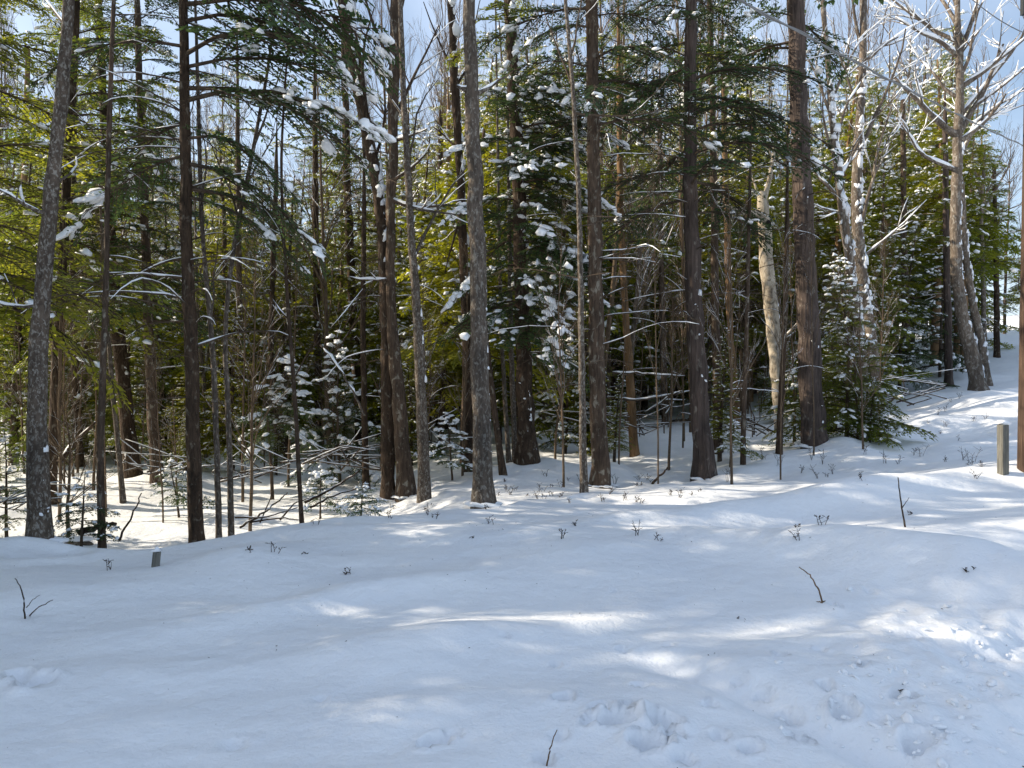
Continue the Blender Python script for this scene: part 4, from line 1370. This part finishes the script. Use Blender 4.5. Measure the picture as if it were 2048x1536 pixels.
for k, (px, row, h, lab) in enumerate([
    (1275, 1072, 42, 'upright dry weed left of a tuft pair on the open snow'), (1318, 1082, 26, 'branched seed-head weed pair on the open snow right of centre'),
    (1645, 1050, 24, 'dry weed on the crest below the furrowed pine'), (1592, 1055, 14, 'tiny weed left of the crest weed'), (1600, 1080, 28, 'slanting weed tip on the near mound'),
    (1935, 1145, 16, 'small brown leaf tip on the right-hand slope'), (1820, 1030, 12, 'small dark tuft beside the tall thin stem'), (700, 1148, 20, 'single weed on open snow below the smooth trunk'),
    (552, 1105, 28, 'low leafy sprig on the bank below the thin sapling pair'), (497, 1102, 18, 'little upright weed left of the leafy sprig'), (610, 1108, 12, 'tiny weed right of the leafy sprig'),
    (217, 1140, 28, 'dark leafy tuft left of the wooden stub'), (1125, 1078, 34, 'two leaning thin weeds at the middle of the snow'), (1150, 1052, 20, 'short weed above the two leaning ones'),
    (945, 1078, 12, 'tiny weed in front of the broad grey trunk'), (1790, 1375, 10, 'dark speck of weed in the ploughed berm'), (1490, 1240, 8, 'tiny twig on the near slope')]):
    weed(lab, px, row, h, 600 + k)
cnt = {}
spots = []
for k in range(34):
    spots.append((rw.uniform(985, 1400), rw.uniform(950, 1008), rw.uniform(8, 26)))
for k in range(22):
    spots.append((rw.uniform(1440, 1960), rw.uniform(905, 965), rw.uniform(14, 48)))
for k in range(12):
    spots.append((rw.uniform(1760, 1990), rw.uniform(790, 880), rw.uniform(8, 24)))
for k in range(14):
    spots.append((rw.uniform(600, 980), rw.uniform(1010, 1050), rw.uniform(8, 26)))
spots.sort()
for k, (px, row, h) in enumerate(spots):
    a = [l for l in LAND if l[0] <= px][-1][1]
    b = [l for l in LAND if l[0] > px][0][1]
    n_ = cnt.get(a, 0)
    cnt[a] = n_ + 1
    weed(f'{ORD[min(n_, 24)]} small dark weed from the left between {a} and {b}', px, row, h, 700 + k, 'small weeds along the forest edge', 3 if h > 15 else 2)


def box_geo(g, c, s, top_noise=0.0):
    x, y, z = s
    v = np.array([[i, j, k] for k in (0, 1) for i, j in ((-1, -1), (1, -1), (1, 1), (-1, 1))], float)
    v = v * [x / 2, y / 2, z] + c
    g.add(v, quads=[[0, 3, 2, 1], [4, 5, 6, 7], [0, 1, 5, 4], [1, 2, 6, 5], [2, 3, 7, 6], [3, 0, 4, 7]])


def bevel(o, w=.006):
    m = o.modifiers.new('bevel', 'BEVEL')
    m.width = w
    m.segments = 2


# marker post by the utility pole
b = ground_px(2006, 948)
e = empty('marker_post', b, 'weathered grey wooden marker post with snow cap beside the utility pole', 'post')
g = Geo()
box_geo(g, [0, 0, -.25], [.108, .085, .25 + 100 / F * b[1]])
o = g.build('post', B_WOOD, e, False)
bevel(o, .008)
e.rotation_euler = (.03, -.06, .35)
g = Geo()
hp = 100 / F * b[1]
add_lump(g, np.array([0, 0, hp + .012]), np.array([1, 0, 0]), .062, rw, LUMPS2, .6, 1.05)
g.build('snow_cap', SNOWB, e)

# broken stub on the bank
b = ground_px(311, 1133)
e = empty('wooden_stub', b, 'short broken wooden stub with snow cap sticking out of the bank', 'stub')
g = Geo()
box_geo(g, [0, 0, -.15], [.062, .05, .15 + 30 / F * b[1]])
o = g.build('stub', B_WOOD, e, False)
bevel(o, .005)
g = Geo()
add_lump(g, np.array([-.005, 0, 30 / F * b[1] + .012]), np.array([1, 0, 0]), .034, rw, LUMPS2, .8, 1.0)
g.build('snow_cap', SNOWB, e)
e.rotation_euler = (.05, .10, .5)
b = ground_px(155, 1088)
e = empty('snowy_rock', b, 'low rock capped with snow beside the lichen trunk', 'rock')
g = Geo()
add_lump(g, np.array([0, 0, 0]), np.array([1, 0, 0]), .10, rw, LUMPS3, .6, 1.6)
g.build('stone', B_GREY, e)
g = Geo()
add_lump(g, np.array([0, 0, .05]), np.array([1, 0, 0]), .115, rw, LUMPS3, .45, 1.6)
g.build('snow_cap', SNOWB, e)

# utility pole at the right edge
pb = ground_px(2062, 942)
e = empty('utility_pole', pb, 'brown wooden utility pole cut by the right picture edge', 'pole')
g = Geo()
zz = np.linspace(-.4, 9.5, 24)
add_tube(g, np.stack([0 * zz, 0 * zz, zz], 1), np.interp(zz, [-.4, 9.5], [.150, .105]), 20)
g.build('shaft', B_POLE, e)
METAL, nt_, b_ = new_mat('dark metal')
b_.inputs['Base Color'].default_value = (.05, .055, .06, 1)
b_.inputs['Metallic'].default_value = .7
b_.inputs['Roughness'].default_value = .5
g = Geo()
zb = (740 - 25) / F * pb[1] + CAMZ - pb[2]
box_geo(g, [-.17, -.02, zb - .08], [.07, .06, .20])
add_tube(g, [[-.17, -.02, zb + .1], [-.17, -.02, zb + .2]], [.025, .02], 8)
g.build('bracket', METAL, e, False, True)

# cables overhead
CABLE, nt_, b_ = new_mat('cable')
b_.inputs['Base Color'].default_value = (.16, .16, .16, 1)
b_.inputs['Roughness'].default_value = .6


def cable(label, p0, p1, r, n=60, sagm=.25, twist=False):
    t_ = np.linspace(-.55, 1.8, n)
    pts = p0[None] * (1 - t_)[:, None] + p1[None] * t_[:, None]
    pts[:, 2] -= sagm * (.25 - (t_ - .5) ** 2) * .8
    mid = pts[0].copy()
    e = empty('overhead_cable', mid, label, 'cable')
    g = Geo()
    add_tube(g, pts - mid, np.full(n, r), 6)
    g.build('wire', CABLE, e)
    if twist:
        th = np.linspace(0, 120, 700)
        tt = np.linspace(-.55, 1.8, 700)
        q = np.stack([np.interp(tt, t_, pts[:, i]) for i in range(3)], 1) + np.stack([0 * th, np.cos(th), np.sin(th)], 1) * r * 1.7
        g = Geo()
        add_tube(g, q - mid, np.full(700, r * .75), 5)
        g.build('strand', CABLE, e)


cable('twisted overhead cable slanting down across the furrowed pine', at_depth(1475, -2, 7.5), at_depth(2040, 288, 19), .011, twist=True)
cable('thin single overhead wire at the upper right corner', at_depth(1940, -5, 9.0), at_depth(2060, 70, 9.9), .006)

# needles, scales and bark crumbs blown onto the snow
rn = np.random.default_rng(5150)
g = Geo()
px_ = rn.uniform(-5.5, 5.5, 420)
py_ = rn.uniform(2.6, 10.5, 420)
pz_ = height(px_, py_, DENT_XY)
for x, y, z in zip(px_, py_, pz_):
    a, L = rn.uniform(0, 6.28), rn.uniform(.002, .0075) * (1 + .05 * y)
    w = L * rn.uniform(.25, .6)
    d = np.array([cos(a), sin(a), rn.normal(0, .2)])
    n_ = np.array([-sin(a), cos(a), rn.normal(0, .2)])
    c = np.array([x, y, z + .004])
    g.add([c - d * L, c - n_ * w, c + d * L, c + n_ * w, c + [0, 0, w * .8]], tris=[[0, 1, 4], [1, 2, 4], [2, 3, 4], [3, 0, 4]])
o = g.build('forest_litter', B_DARK, None, False, True)
o['label'] = 'dark needles and bark crumbs scattered over the foreground snow'
